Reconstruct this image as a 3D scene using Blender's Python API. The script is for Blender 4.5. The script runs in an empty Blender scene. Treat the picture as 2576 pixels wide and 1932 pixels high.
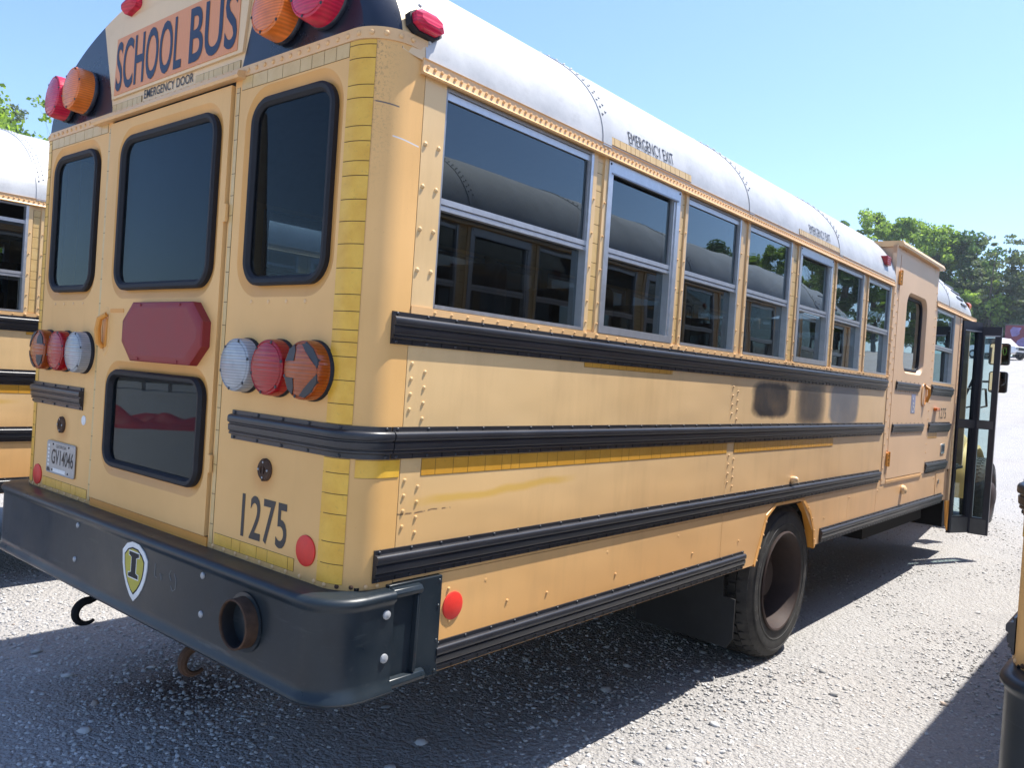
import bpy, bmesh, math, random
import numpy as np
from mathutils import Vector, Matrix
from mathutils.geometry import tessellate_polygon
random.seed(7); np.random.seed(7)
rad = math.radians
scene = bpy.context.scene
C = scene.collection

# ------------------------------------------------------------------ camera
def cam_matrix():
    cx, cy, cz = [math.cos(a) for a in (-0.01167884, -0.06679925, 0.69589479)]
    sx, sy, sz = [math.sin(a) for a in (-0.01167884, -0.06679925, 0.69589479)]
    Rz = np.array([[cz, -sz, 0], [sz, cz, 0], [0, 0, 1]]); Rx = np.array([[1, 0, 0], [0, cx, -sx], [0, sx, cx]])
    Ry = np.array([[cy, 0, sy], [0, 1, 0], [-sy, 0, cy]])
    return Rz @ Rx @ Ry
CAM = np.array([2.99365748, -1.47230222, 1.6]); RM = cam_matrix(); FPX = 2042.05
cd = bpy.data.cameras.new('camera'); cam = bpy.data.objects.new('camera', cd); C.objects.link(cam)
M4 = Matrix.Identity(4)
for i in range(3):
    M4[i][0] = RM[i, 0]; M4[i][1] = RM[i, 2]; M4[i][2] = -RM[i, 1]; M4[i][3] = CAM[i]
cam.matrix_world = M4
cd.sensor_width = 36; cd.lens = FPX / 2576 * 36; cd.clip_start = 0.05; cd.clip_end = 3000
scene.camera = cam
def ray_dir(u, v): return RM @ np.array([(u - 1288) / FPX, 1, -(v - 966) / FPX])

# ------------------------------------------------------------------ light
K, MY = 0.23, 0.42                       # sun direction is (K, MY, 1)
sdir = Vector((K, MY, 1)).normalized()
w = bpy.data.worlds.new('World'); scene.world = w; w.use_nodes = True
nt = w.node_tree; bg = nt.nodes['Background']
sky = nt.nodes.new('ShaderNodeTexSky'); sky.sky_type = 'NISHITA'; sky.sun_disc = False
sky.sun_elevation = math.asin(sdir.z); sky.sun_rotation = math.atan2(K, MY)
sky.altitude = 200; sky.air_density = 1.0; sky.dust_density = 0.8; sky.ozone_density = 1.2
tint = nt.nodes.new('ShaderNodeMixRGB'); tint.blend_type = 'MULTIPLY'; tint.inputs[0].default_value = 1; tint.inputs[2].default_value = (0.85, 0.96, 1.15, 1)
nt.links.new(sky.outputs[0], tint.inputs[1]); nt.links.new(tint.outputs[0], bg.inputs[0]); bg.inputs[1].default_value = 0.14
sl = bpy.data.lights.new('sun', 'SUN'); sl.energy = 5.0; sl.angle = rad(0.53); sl.color = (1, 0.955, 0.88)
so = bpy.data.objects.new('sun', sl); C.objects.link(so); so.rotation_euler = sdir.to_track_quat('Z', 'Y').to_euler()
vs = scene.view_settings; vs.view_transform = 'Standard'; vs.look = 'None'; vs.gamma = 1; vs.exposure = 0.88
scene.render.resolution_x = 1024; scene.render.resolution_y = 769
scene.cycles.max_bounces = 8; scene.cycles.transparent_max_bounces = 24

# ------------------------------------------------------------------ materials
MATS = {}
class NB:
    """small node helper"""
    def __init__(s, name):
        s.m = bpy.data.materials.new(name); s.m.use_nodes = True; s.t = s.m.node_tree
        s.n = s.t.nodes; s.b = s.n['Principled BSDF']; s.out = s.n['Material Output']; MATS[name] = s.m
        s.tc = s.n.new('ShaderNodeTexCoord')
    def link(s, a, b): s.t.links.new(a, b)
    def noise(s, scale, detail=4, rough=0.6, vec=None, st=None):
        x = s.n.new('ShaderNodeTexNoise'); x.inputs['Scale'].default_value = scale; x.inputs['Detail'].default_value = detail
        x.inputs['Roughness'].default_value = rough
        src = vec if vec is not None else s.tc.outputs['Object']
        if st:
            mp = s.n.new('ShaderNodeMapping'); mp.inputs['Scale'].default_value = st; s.link(src, mp.inputs[0]); src = mp.outputs[0]
        s.link(src, x.inputs['Vector']); return x.outputs['Fac']
    def ramp(s, fac, stops):
        r = s.n.new('ShaderNodeValToRGB'); e = r.color_ramp.elements
        while len(e) < len(stops): e.new(0.5)
        for el, (p, c) in zip(e, stops):
            el.position = p; el.color = (c[0], c[1], c[2], 1) if len(c) == 3 else c
        s.link(fac, r.inputs[0]); return r.outputs[0]
    def g(s, a, b): return s.ramp
    def mix(s, fac, a, b, mode='MIX'):
        x = s.n.new('ShaderNodeMixRGB'); x.blend_type = mode
        for i, v in ((0, fac), (1, a), (2, b)):
            if hasattr(v, 'links'): s.link(v, x.inputs[i])
            elif i == 0: x.inputs[0].default_value = v
            else: x.inputs[i].default_value = (v[0], v[1], v[2], 1)
        return x.outputs[0]
    def math(s, op, a, b=0.0, c=0.0, clamp=False):
        x = s.n.new('ShaderNodeMath'); x.operation = op; x.use_clamp = clamp
        for i, v in enumerate((a, b, c)):
            if hasattr(v, 'links'): s.link(v, x.inputs[i])
            else: x.inputs[i].default_value = v
        return x.outputs[0]
    def sep(s):
        x = s.n.new('ShaderNodeSeparateXYZ'); s.link(s.tc.outputs['Object'], x.inputs[0]); return x.outputs
    def color(s, c):
        if hasattr(c, 'links'): s.link(c, s.b.inputs['Base Color'])
        else: s.b.inputs['Base Color'].default_value = (c[0], c[1], c[2], 1)
    def set(s, rough=0.5, metal=0.0, spec=0.5, coat=0.0):
        if hasattr(rough, 'links'): s.link(rough, s.b.inputs['Roughness'])
        else: s.b.inputs['Roughness'].default_value = rough
        s.b.inputs['Metallic'].default_value = metal; s.b.inputs['Specular IOR Level'].default_value = spec
        s.b.inputs['Coat Weight'].default_value = coat; s.b.inputs['Coat Roughness'].default_value = 0.25
    def bump(s, h, strength=0.3, dist=0.01):
        x = s.n.new('ShaderNodeBump'); x.inputs['Strength'].default_value = strength; x.inputs['Distance'].default_value = dist
        s.link(h, x.inputs['Height']); s.link(x.outputs[0], s.b.inputs['Normal']); return x

def paint(name, c, fade=0.12, rough=0.42, dirt=True):
    b = NB(name); c2 = tuple(min(1, x * (1 + fade) + 0.03) for x in c); c3 = tuple(x * (1 - fade) for x in c)
    n = b.noise(1.3, 5, 0.55)
    col = b.ramp(n, [(0.3, c3), (0.7, c2)])
    if dirt:
        st = b.noise(9, 6, 0.7, st=(1, 1, 0.12)); f = b.ramp(st, [(0.58, (0, 0, 0)), (0.78, (1, 1, 1))])
        f = b.math('MULTIPLY', f, 0.16); col = b.mix(f, col, (c[0] * .55, c[1] * .5, c[2] * .5))
        sp = b.noise(220, 2, 0.5); f2 = b.math('MULTIPLY', b.ramp(sp, [(0.70, (0, 0, 0)), (0.76, (1, 1, 1))]), 0.35)
        col = b.mix(f2, col, (c[0] * .5, c[1] * .4, c[2] * .4))
    b.color(col); b.set(b.math('ADD', b.math('MULTIPLY', n, 0.2), rough - 0.1), 0, 0.4)
    b.bump(b.noise(2.2, 2, 0.4), 0.25, 0.01)
    return b
# faded school-bus yellow; side panels carry scraped band and sprayed-out black patches
def livery_side():
    b = NB('side_paint'); o = b.sep(); y, z = o[1], o[2]
    n = b.noise(0.9, 5, 0.55, st=(1, 0.5, 1.6))
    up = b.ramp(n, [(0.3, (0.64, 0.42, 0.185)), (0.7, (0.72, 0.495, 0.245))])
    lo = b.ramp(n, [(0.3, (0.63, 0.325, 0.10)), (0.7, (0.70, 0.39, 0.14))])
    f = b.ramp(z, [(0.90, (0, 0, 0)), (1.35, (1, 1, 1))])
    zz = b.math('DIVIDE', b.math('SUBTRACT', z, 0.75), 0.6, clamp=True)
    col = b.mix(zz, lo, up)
    # pinker and paler toward the front: glare put into the colour
    yy = b.math('MULTIPLY', b.math('DIVIDE', y, 7.0, clamp=True), 0.5)
    col = b.mix(yy, col, (0.68, 0.47, 0.31))
    st = b.noise(7, 6, 0.7, st=(1, 1, 0.15)); f = b.math('MULTIPLY', b.ramp(st, [(0.50, (0, 0, 0)), (0.75, (1, 1, 1))]), 0.24)
    col = b.mix(f, col, (0.33, 0.20, 0.09))
    # long ochre scrape under the second rail:  centre line z = 1.19 + slope*y
    def band(expr, half, soft):
        return b.math('SUBTRACT', 1.0, b.math('DIVIDE', b.math('SUBTRACT', b.math('ABSOLUTE', expr), half, clamp=False), soft, clamp=True), clamp=True)
    def box(y0, y1, z0, z1, soft):
        a = band(b.math('SUBTRACT', y, (y0 + y1) / 2), (y1 - y0) / 2, soft); c = band(b.math('SUBTRACT', z, (z0 + z1) / 2), (z1 - z0) / 2, soft)
        return b.math('MULTIPLY', a, c)
    wob = b.math('MULTIPLY', b.math('SUBTRACT', b.noise(3.0, 3), 0.5), 0.05)
    line = b.math('ADD', b.math('SUBTRACT', z, b.math('ADD', b.math('MULTIPLY', y, 0.028), 1.19)), wob)
    s1 = b.math('MULTIPLY', band(line, 0.006, 0.012), box(0.36, 0.95, 1.1, 1.3, 0.15))
    col = b.mix(b.math('MULTIPLY', s1, 0.75), col, (0.60, 0.36, 0.07))
    rag = b.math('MULTIPLY', b.math('SUBTRACT', b.noise(14, 5, 0.7), 0.5), 0.06)
    oy = y
    def patch(y0, y1, z0, z1, soft, amt, c):
        nonlocal col
        ey = b.math('POWER', b.math('ABSOLUTE', b.math('DIVIDE', b.math('ADD', b.math('SUBTRACT', y, (y0 + y1) / 2), rag), (y1 - y0) / 2)), 4.0)
        ez = b.math('POWER', b.math('ABSOLUTE', b.math('DIVIDE', b.math('ADD', b.math('SUBTRACT', z, (z0 + z1) / 2), b.math('MULTIPLY', rag, .5)), (z1 - z0) / 2)), 4.0)
        k_ = 4.0 * soft / ((y1 - y0) / 2); f = b.math('DIVIDE', b.math('SUBTRACT', 1.0 + k_, b.math('ADD', ey, ez)), 2 * k_, clamp=True)
        f = b.math('MULTIPLY', b.math('MULTIPLY', f, amt), b.math('ADD', .78, b.math('MULTIPLY', b.noise(6, 4), .4)), clamp=True); col = b.mix(f, col, c)
    patch(2.68, 3.20, 1.455, 1.655, 0.03, 1.0, (0.018, 0.014, 0.014))
    patch(3.32, 3.79, 1.41, 1.69, 0.05, 1.0, (0.045, 0.036, 0.03))
    patch(3.89, 4.48, 1.41, 1.70, 0.03, 1.0, (0.13, 0.13, 0.14))
    scr = b.math('MULTIPLY', band(b.math('ADD', b.math('SUBTRACT', z, 1.168), wob), 0.0015, 0.002), box(0.0, 0.40, 1.1, 1.25, 0.01))
    scr = b.math('MULTIPLY', scr, b.ramp(b.noise(40, 2), [(0.42, (0, 0, 0)), (0.5, (1, 1, 1))]))
    col = b.mix(b.math('MULTIPLY', scr, 0.85), col, (0.16, 0.10, 0.06))
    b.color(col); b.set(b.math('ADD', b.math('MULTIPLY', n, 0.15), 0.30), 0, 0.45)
    b.bump(b.noise(1.6, 2, 0.4, st=(1, 1, 2)), 0.8, 0.014)
livery_side()
rp = paint('rear_paint', (0.73, 0.41, 0.135), 0.10, 0.55)
def rear_wear(b):
    lk = b.b.inputs['Base Color'].links[0]; col = lk.from_socket; o = b.sep(); x, y, z = o[0], o[1], o[2]; ax = b.math('ABSOLUTE', x)
    def inside(e, half, soft): return b.math('SUBTRACT', 1.0, b.math('DIVIDE', b.math('SUBTRACT', b.math('ABSOLUTE', e), half), soft, clamp=True), clamp=True)
    # soot speckle on the corner under the roof lamp
    m = b.math('MULTIPLY', inside(b.math('SUBTRACT', ax, 1.165), .004, .035), b.math('DIVIDE', b.math('SUBTRACT', z, 2.05), .45, clamp=True))
    sp = b.ramp(b.noise(130, 4, .8), [(0.52, (0, 0, 0)), (0.60, (1, 1, 1))]); col = b.mix(b.math('MULTIPLY', b.math('MULTIPLY', m, sp), .5), col, (0.12, 0.08, 0.06))
    # rust bloom around the old light mounts
    for cx, cz in ((.78, 1.235), (.762, 1.235)):
        d = b.math('SQRT', b.math('ADD', b.math('POWER', b.math('SUBTRACT', ax, cx), 2.0), b.math('POWER', b.math('SUBTRACT', z, cz), 2.0)))
        col = b.mix(b.math('MULTIPLY', b.math('SUBTRACT', 1.0, b.math('DIVIDE', b.math('SUBTRACT', d, .03), .05, clamp=True)), .30), col, (0.50, 0.20, 0.04))
    # creased metal at the corner: bright scratches
    for z0, y0, y1, sl in ((2.262, .075, .165, -.10), (2.355, .03, .085, -.12)):
        l = b.math('MULTIPLY', inside(b.math('SUBTRACT', z, b.math('ADD', z0, b.math('MULTIPLY', b.math('SUBTRACT', y, y0), sl))), .0012, .0016), inside(b.math('SUBTRACT', y, (y0 + y1) / 2), (y1 - y0) / 2, .004))
        l = b.math('MULTIPLY', l, b.math('GREATER_THAN', x, 1.0)); col = b.mix(l, col, (0.62, 0.60, 0.58) if z0 < 2.3 else (0.12, 0.10, 0.09))
    # grime along the foot
    g = b.math('MULTIPLY', b.math('SUBTRACT', 1.0, b.math('DIVIDE', b.math('SUBTRACT', z, .94), .05, clamp=True)), b.noise(30, 4)); col = b.mix(b.math('MULTIPLY', g, .7), col, (0.22, 0.12, 0.06))
    b.link(col, b.b.inputs['Base Color'])
rear_wear(rp)
paint('lift_paint', (0.68, 0.45, 0.265), 0.06)
paint('fresh_paint', (0.66, 0.27, 0.03), 0.15)
paint('bezel_paint', (0.66, 0.32, 0.075), 0.15)
paint('trim_paint', (0.70, 0.425, 0.19), 0.10, 0.38)
paint('cream_paint', (0.72, 0.50, 0.27), 0.10)
paint('right_yellow', (0.70, 0.46, 0.15), 0.08)
def simple(name, c, rough=0.5, metal=0, spec=0.5, var=0.15, nscale=18, bump=0.0, coat=0):
    b = NB(name); n = b.noise(nscale, 5, 0.65)
    b.color(b.ramp(n, [(0.25, tuple(x * (1 - var) for x in c)), (0.75, tuple(min(1, x * (1 + var)) for x in c))]))
    b.set(b.math('ADD', b.math('MULTIPLY', n, 0.16), rough - 0.08), metal, spec, coat)
    if bump: b.bump(b.noise(nscale * 3, 3), bump, 0.004)
    return b
def rubber(name='rail_black'):
    b = NB(name); n = b.noise(160, 3, 0.6); n2 = b.noise(5, 4, 0.6, st=(1, .4, 1))
    c = b.ramp(n2, [(0.3, (0.012, 0.013, 0.017)), (0.75, (0.030, 0.031, 0.036))])
    f = b.math('MULTIPLY', b.ramp(n, [(0.66, (0, 0, 0)), (0.74, (1, 1, 1))]), 0.35)
    b.color(b.mix(f, c, (0.10, 0.095, 0.085))); b.set(b.math('ADD', b.math('MULTIPLY', n2, 0.25), 0.22), 0, 0.5); b.bump(n, 0.08, 0.002)
rubber()
simple('rail_groove', (0.004, 0.004, 0.005), 0.8)
def bumper_mat():
    b = NB('bumper_black'); n = b.noise(4, 6, 0.65); n2 = b.noise(50, 4, 0.7)
    c = b.ramp(n, [(0.3, (0.006, 0.012, 0.018)), (0.7, (0.018, 0.026, 0.032))])
    f = b.math('MULTIPLY', b.ramp(n2, [(0.6, (0, 0, 0)), (0.8, (1, 1, 1))]), 0.25); c = b.mix(f, c, (0.09, 0.09, 0.085))
    # rusty bruise, smears and a few scuffs
    r = b.math('MULTIPLY', b.ramp(b.noise(7, 5, .7), [(0.66, (0, 0, 0)), (0.74, (1, 1, 1))]), 0.45); c = b.mix(r, c, (0.05, 0.016, 0.014))
    s = b.math('MULTIPLY', b.ramp(b.noise(3, 3, .8, st=(1, 1, 9)), [(0.63, (0, 0, 0)), (0.72, (1, 1, 1))]), 0.22); c = b.mix(s, c, (0.11, 0.12, 0.12))
    b.color(c); b.set(b.ramp(n, [(0.3, (0.24, 0.24, 0.24)), (0.7, (0.44, 0.44, 0.44))]), 0, 0.38); b.bump(b.noise(9, 3), 0.15, 0.006)
bumper_mat()
simple('cap_black', (0.012, 0.016, 0.028), 0.28, 0, 0.5, 0.3, 6)
simple('gasket', (0.014, 0.014, 0.017), 0.6, 0, 0.3, 0.3, 30, 0.1)
simple('black', (0.010, 0.010, 0.012), 0.55)
simple('underbody', (0.010, 0.010, 0.011), 0.85, 0, 0.2, 0.4, 5, .2)
simple('aluminium', (0.50, 0.51, 0.53), 0.38, 0.75, 0.5, 0.12, 30)
simple('aluminium_dull', (0.30, 0.31, 0.33), 0.5, 0.6, 0.5, 0.12, 30)
simple('bolt_steel', (0.34, 0.35, 0.36), 0.5, 0.3, 0.5, 0.2)
simple('rust', (0.075, 0.042, 0.026), 0.8, 0.2, 0.3, 0.45, 30, .4)
simple('rim_rust', (0.040, 0.025, 0.021), 0.7, 0.2, 0.4, 0.35, 14, .15)
simple('floor_int', (0.03, 0.03, 0.03), 0.8)
simple('wall_int', (0.16, 0.15, 0.13), 0.7)
simple('seat_vinyl', (0.12, 0.05, 0.03), 0.55)
simple('decal_black', (0.016, 0.015, 0.016), 0.45)
simple('decal_navy', (0.012, 0.018, 0.045), 0.45)
simple('decal_white', (0.70, 0.70, 0.68), 0.5)
simple('decal_blue', (0.25, 0.28, 0.42), 0.5)
simple('decal_yellow', (0.42, 0.36, 0.03), 0.45)
simple('reflected_green', (0.25, 0.62, 0.10), 0.7)
simple('chalk_faint', (0.20, 0.21, 0.21), 0.8)
simple('plate_metal', (0.40, 0.38, 0.35), 0.45, 0.2, 0.5, .15, 20)
simple('red_pad', (0.23, 0.022, 0.024), 0.5, 0, .4, 0.12, 12)
simple('red_reflector', (0.66, 0.03, 0.018), 0.5, 0, .5, 0.08, 60)
simple('chrome', (0.6, 0.6, 0.62), 0.15, 1.0)
simple('mudflap', (0.02, 0.021, 0.023), 0.7, 0, .3, .3, 6)
simple('leaf_door', (0.012, 0.015, 0.028), 0.35, 0, 0.5, .2)
simple('grey_panel', (0.07, 0.075, 0.08), 0.4)
def sign_orange():
    b = NB('sign_orange'); x = b.sep()[0]; s = b.math('SINE', b.math('MULTIPLY', x, 560.0))
    c = b.mix(b.math('MULTIPLY', b.math('ADD', s, 1.0), 0.16), (0.72, 0.25, 0.075), (0.50, 0.19, 0.07))
    b.color(b.mix(b.math('MULTIPLY', b.noise(8, 4), 0.2), c, (0.75, 0.42, 0.25))); b.set(0.45)
sign_orange()
def tape_mat(name, c1, c2):
    b = NB(name); n = b.noise(16, 5, .6); c = b.ramp(n, [(0.3, c1), (0.75, c2)])
    f = b.math('MULTIPLY', b.ramp(b.noise(90, 3), [(0.6, (0, 0, 0)), (0.75, (1, 1, 1))]), 0.3); c = b.mix(f, c, (0.3, 0.19, 0.05))
    b.color(c); b.set(0.35, 0, .5); b.bump(b.noise(60, 2), .1, .002)
tape_mat('tape', (0.66, 0.34, 0.03), (0.78, 0.46, 0.06))
tape_mat('tape_side', (0.52, 0.245, 0.025), (0.62, 0.31, 0.04))
tape_mat('tape_pale', (0.56, 0.36, 0.13), (0.66, 0.46, 0.20))
simple('tape_gap', (0.14, 0.08, 0.02), 0.8)
def roof_mat():
    b = NB('roof_white'); n = b.noise(3.5, 6, 0.7); n2 = b.noise(26, 4, .7, st=(1, .5, 1))
    c = b.ramp(n, [(0.32, (0.36, 0.36, 0.355)), (0.70, (0.52, 0.515, 0.50))])
    f = b.math('MULTIPLY', b.ramp(n2, [(0.55, (0, 0, 0)), (0.75, (1, 1, 1))]), 0.4); c = b.mix(f, c, (0.29, 0.28, 0.26))
    sp = b.math('MULTIPLY', b.ramp(b.noise(90, 4, .8), [(0.55, (0, 0, 0)), (0.7, (1, 1, 1))]), 0.3); c = b.mix(sp, c, (0.33, 0.33, 0.32))
    b.color(c); b.set(0.42, 0, .5); b.bump(b.noise(3, 3), 0.2, 0.01)
roof_mat()
def lens(name, c, rough=0.18):
    b = NB(name); o = b.sep(); x = b.math('SINE', b.math('MULTIPLY', o[0], 900.0)); z = b.math('SINE', b.math('MULTIPLY', o[2], 420.0))
    h = b.math('ADD', b.math('MULTIPLY', x, .4), z)
    pr = b.math('ADD', b.math('MULTIPLY', b.math('SINE', b.math('MULTIPLY', o[2], 700.0)), .5), .5); pc = b.ramp(b.noise(14, 3), [(0.3, tuple(v * .65 for v in c)), (0.7, c)])
    b.color(b.mix(b.math('MULTIPLY', pr, .45), pc, tuple(v * .35 for v in c))); b.set(rough, 0, .5, 0.0)
    b.bump(h, 0.22, 0.0012)
lens('lens_red', (0.42, 0.006, 0.012)); lens('lens_amber', (0.75, 0.17, 0.01)); lens('lens_clear', (0.40, 0.42, 0.44), .12)
lens('lens_red_top', (0.72, 0.02, 0.07), .25); lens('lens_amber_top', (0.92, 0.22, 0.03), .25)
lens('lens_amber_dirty', (0.42, 0.075, 0.006))
simple('lamp_rim', (0.24, 0.10, 0.085), 0.4); simple('lamp_grey', (0.03, 0.03, 0.035), .5)
def glass(name, tint, ior=1.5, k=2.0, wob=0.10):
    b = NB(name); b.n.remove(b.b)
    tr = b.n.new('ShaderNodeBsdfTransparent'); tr.inputs[0].default_value = (*tint, 1)
    gl = b.n.new('ShaderNodeBsdfGlossy'); gl.inputs['Roughness'].default_value = 0.01; gl.inputs[0].default_value = (0.86, 0.97, 1.0, 1)
    ge = b.n.new('ShaderNodeNewGeometry'); dt = b.n.new('ShaderNodeVectorMath'); dt.operation = 'DOT_PRODUCT'; b.link(ge.outputs['Normal'], dt.inputs[0]); b.link(ge.outputs['Incoming'], dt.inputs[1])
    cs = b.math('SUBTRACT', 1.0, b.math('ABSOLUTE', dt.outputs['Value']), clamp=True); F0 = ((ior - 1) / (ior + 1)) ** 2 * k   # Schlick, both faces of the pane
    f = b.math('ADD', F0, b.math('MULTIPLY', b.math('POWER', cs, 4.2), (1 - F0) * min(1, k)), clamp=True)
    mx = b.n.new('ShaderNodeMixShader'); b.link(f, mx.inputs[0]); b.link(tr.outputs[0], mx.inputs[1]); b.link(gl.outputs[0], mx.inputs[2])
    bp = b.n.new('ShaderNodeBump'); bp.inputs['Strength'].default_value = wob; bp.inputs['Distance'].default_value = 0.01
    b.link(b.noise(3.0, 1, .4), bp.inputs['Height']); b.link(bp.outputs[0], gl.inputs['Normal'])
    # film of dust
    df = b.n.new('ShaderNodeBsdfDiffuse'); df.inputs[0].default_value = (0.30, 0.28, 0.25, 1)
    m2 = b.n.new('ShaderNodeMixShader'); d = b.math('MULTIPLY', b.ramp(b.noise(11, 6, .7), [(0.35, (0.3, .3, .3)), (0.8, (1, 1, 1))]), 0.014)
    b.link(d, m2.inputs[0]); b.link(mx.outputs[0], m2.inputs[1]); b.link(df.outputs[0], m2.inputs[2]); b.link(m2.outputs[0], b.out.inputs[0])
glass('window_glass', (0.12, 0.145, 0.165), 1.5, 2.1); glass('rear_glass', (0.27, 0.38, 0.48), 1.5, 0.42, .05); glass('door_glass', (0.52, 0.68, 0.69), 1.5, 1.6, .04)
b = NB('mirror'); b.color((0.75, 0.78, 0.78)); b.set(0.03, 1.0)
def tyre_mat():
    b = NB('tyre_rubber'); n = b.noise(12, 5); b.color(b.ramp(n, [(0.3, (0.020, 0.020, 0.021)), (0.75, (0.055, 0.052, 0.048))])); b.set(0.75, 0, .3); b.bump(b.noise(80, 3), .15, .003)
tyre_mat()
def hit_ground(u, v):
    r_ = ray_dir(u, v); t_ = -CAM[2] / r_[2]; return CAM[0] + t_ * r_[0], CAM[1] + t_ * r_[1]
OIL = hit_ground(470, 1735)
simple('tyre_letter', (0.085, 0.083, 0.08), 0.8)
def ground_mat():
    b = NB('gravel_ground'); P = b.tc.outputs['Object']
    n = b.noise(0.35, 5, .6); n2 = b.noise(55, 6, .75); n3 = b.noise(6, 5, .65)
    vo = b.n.new('ShaderNodeTexVoronoi'); vo.inputs['Scale'].default_value = 70; vo.inputs['Randomness'].default_value = 1; b.link(P, vo.inputs['Vector'])
    v2 = b.n.new('ShaderNodeTexVoronoi'); v2.inputs['Scale'].default_value = 34; b.link(P, v2.inputs['Vector'])
    c = b.ramp(n2, [(0.28, (0.36, 0.35, 0.335)), (0.5, (0.48, 0.47, 0.455)), (0.72, (0.63, 0.62, 0.605))])
    c = b.mix(b.math('MULTIPLY', b.ramp(n3, [(0.35, (0, 0, 0)), (0.7, (1, 1, 1))]), 0.35), c, (0.36, 0.335, 0.31))
    c = b.mix(0.5, c, b.mix(1.0, c, vo.outputs['Color'], 'MULTIPLY') if False else b.ramp(vo.outputs['Distance'], [(0.0, (0.54, 0.53, 0.515)), (0.75, (0.31, 0.30, 0.29))]))
    hs = b.n.new('ShaderNodeSeparateColor'); b.link(vo.outputs['Color'], hs.inputs[0])
    c = b.mix(b.ramp(hs.outputs[0], [(0.0, (.45, .45, .45)), (0.5, (0, 0, 0)), (0.51, (0, 0, 0)), (1.0, (0.4, .4, .4))]), c, (0.34, 0.32, 0.31))
    # worn brownish dirt tracks
    c = b.mix(b.math('MULTIPLY', b.ramp(n, [(0.5, (0, 0, 0)), (0.75, (1, 1, 1))]), 0.30), c, (0.42, 0.36, 0.30))
    c = b.mix(b.math('MULTIPLY', b.ramp(b.noise(.22, 7, .75, st=(1, 2.5, 1)), [(0.48, (0, 0, 0)), (0.66, (1, 1, 1))]), 0.22), c, (0.36, 0.35, 0.34))
    o = b.sep(); tr = b.math('ADD', o[0], b.math('MULTIPLY', b.noise(.12, 2), 3.0)); tk = b.math('SINE', b.math('MULTIPLY', tr, 3.3))
    tk = b.math('MULTIPLY', b.ramp(tk, [(0.55, (0, 0, 0)), (0.95, (1, 1, 1))]), b.math('MULTIPLY', b.noise(.4, 4, .6), 0.45)); c = b.mix(tk, c, (0.34, 0.325, 0.31))
    c = b.mix(b.math('MULTIPLY', b.ramp(b.noise(1.3, 6, .7), [(0.52, (0, 0, 0)), (0.68, (1, 1, 1))]), .4), c, (0.30, 0.29, 0.285))
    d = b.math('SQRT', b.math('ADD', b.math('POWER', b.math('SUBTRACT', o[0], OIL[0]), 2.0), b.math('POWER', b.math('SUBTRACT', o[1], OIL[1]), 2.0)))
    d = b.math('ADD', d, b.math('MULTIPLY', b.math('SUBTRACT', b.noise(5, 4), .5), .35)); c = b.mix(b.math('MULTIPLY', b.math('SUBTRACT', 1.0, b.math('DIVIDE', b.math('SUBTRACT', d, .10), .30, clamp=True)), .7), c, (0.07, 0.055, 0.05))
    b.color(c); b.set(0.95, 0, .04)
    h = b.math('ADD', b.math('MULTIPLY', b.math('SUBTRACT', 1.0, vo.outputs['Distance']), .6), b.math('ADD', b.math('SUBTRACT', 1.0, v2.outputs['Distance']), b.math('MULTIPLY', n2, .8)))
    b.bump(h, 0.9, 0.020)
ground_mat()
def stone_mat():
    b = NB('stone'); gi = b.n.new('ShaderNodeNewGeometry'); r = gi.outputs['Random Per Island']
    c = b.ramp(r, [(0.0, (0.24, 0.235, 0.225)), (0.25, (0.42, 0.41, 0.395)), (0.85, (0.54, 0.53, 0.515)), (0.96, (0.64, 0.63, 0.62)), (1.0, (0.42, 0.33, 0.26))])
    b.color(b.mix(b.math('MULTIPLY', b.noise(120, 3), .3), c, (0.35, 0.33, 0.31))); b.set(0.95, 0, .05)
stone_mat()
def leaf_mat(name, c1, c2, c3):
    b = NB(name); gi = b.n.new('ShaderNodeNewGeometry'); c = b.ramp(gi.outputs['Random Per Island'], [(0.0, c1), (0.6, c2), (1.0, c3)])
    c = b.mix(b.math('MULTIPLY', b.noise(0.5, 3), .5), c, c1)
    b.color(c); b.set(0.55, 0, .3)
    tl = b.n.new('ShaderNodeBsdfTranslucent'); b.link(b.mix(1.0, c, (1.7, 1.7, 0.8), 'MULTIPLY'), tl.inputs[0])
    mx = b.n.new('ShaderNodeMixShader'); mx.inputs[0].default_value = 0.45; b.link(b.b.outputs[0], mx.inputs[1]); b.link(tl.outputs[0], mx.inputs[2]); b.link(mx.outputs[0], b.out.inputs[0])
leaf_mat('leaf_bright', (0.13, 0.205, 0.045), (0.22, 0.33, 0.08), (0.31, 0.44, 0.13))
leaf_mat('leaf_dark', (0.045, 0.095, 0.045), (0.08, 0.145, 0.065), (0.12, 0.19, 0.085))
leaf_mat('leaf_pine', (0.08, 0.11, 0.07), (0.12, 0.16, 0.10), (0.18, 0.21, 0.14))
simple('bark', (0.11, 0.095, 0.08), 0.9, 0, .2, .35, 8, .4)
simple('car_white', (0.75, 0.75, 0.75), 0.25, 0, .5, .03, 3, 0, .6)
simple('maroon', (0.16, 0.03, 0.045), 0.45, 0, .4, .3, 2)
simple('tarp_red', (0.33, 0.03, 0.03), 0.5, 0, .4, .3, 6, .4)
simple('wood_pole', (0.16, 0.13, 0.10), 0.9, 0, .2, .3, 9, .3)
simple('purple_paint', (0.22, 0.17, 0.36), .5, 0, .4, .5, 1.4)
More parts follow.
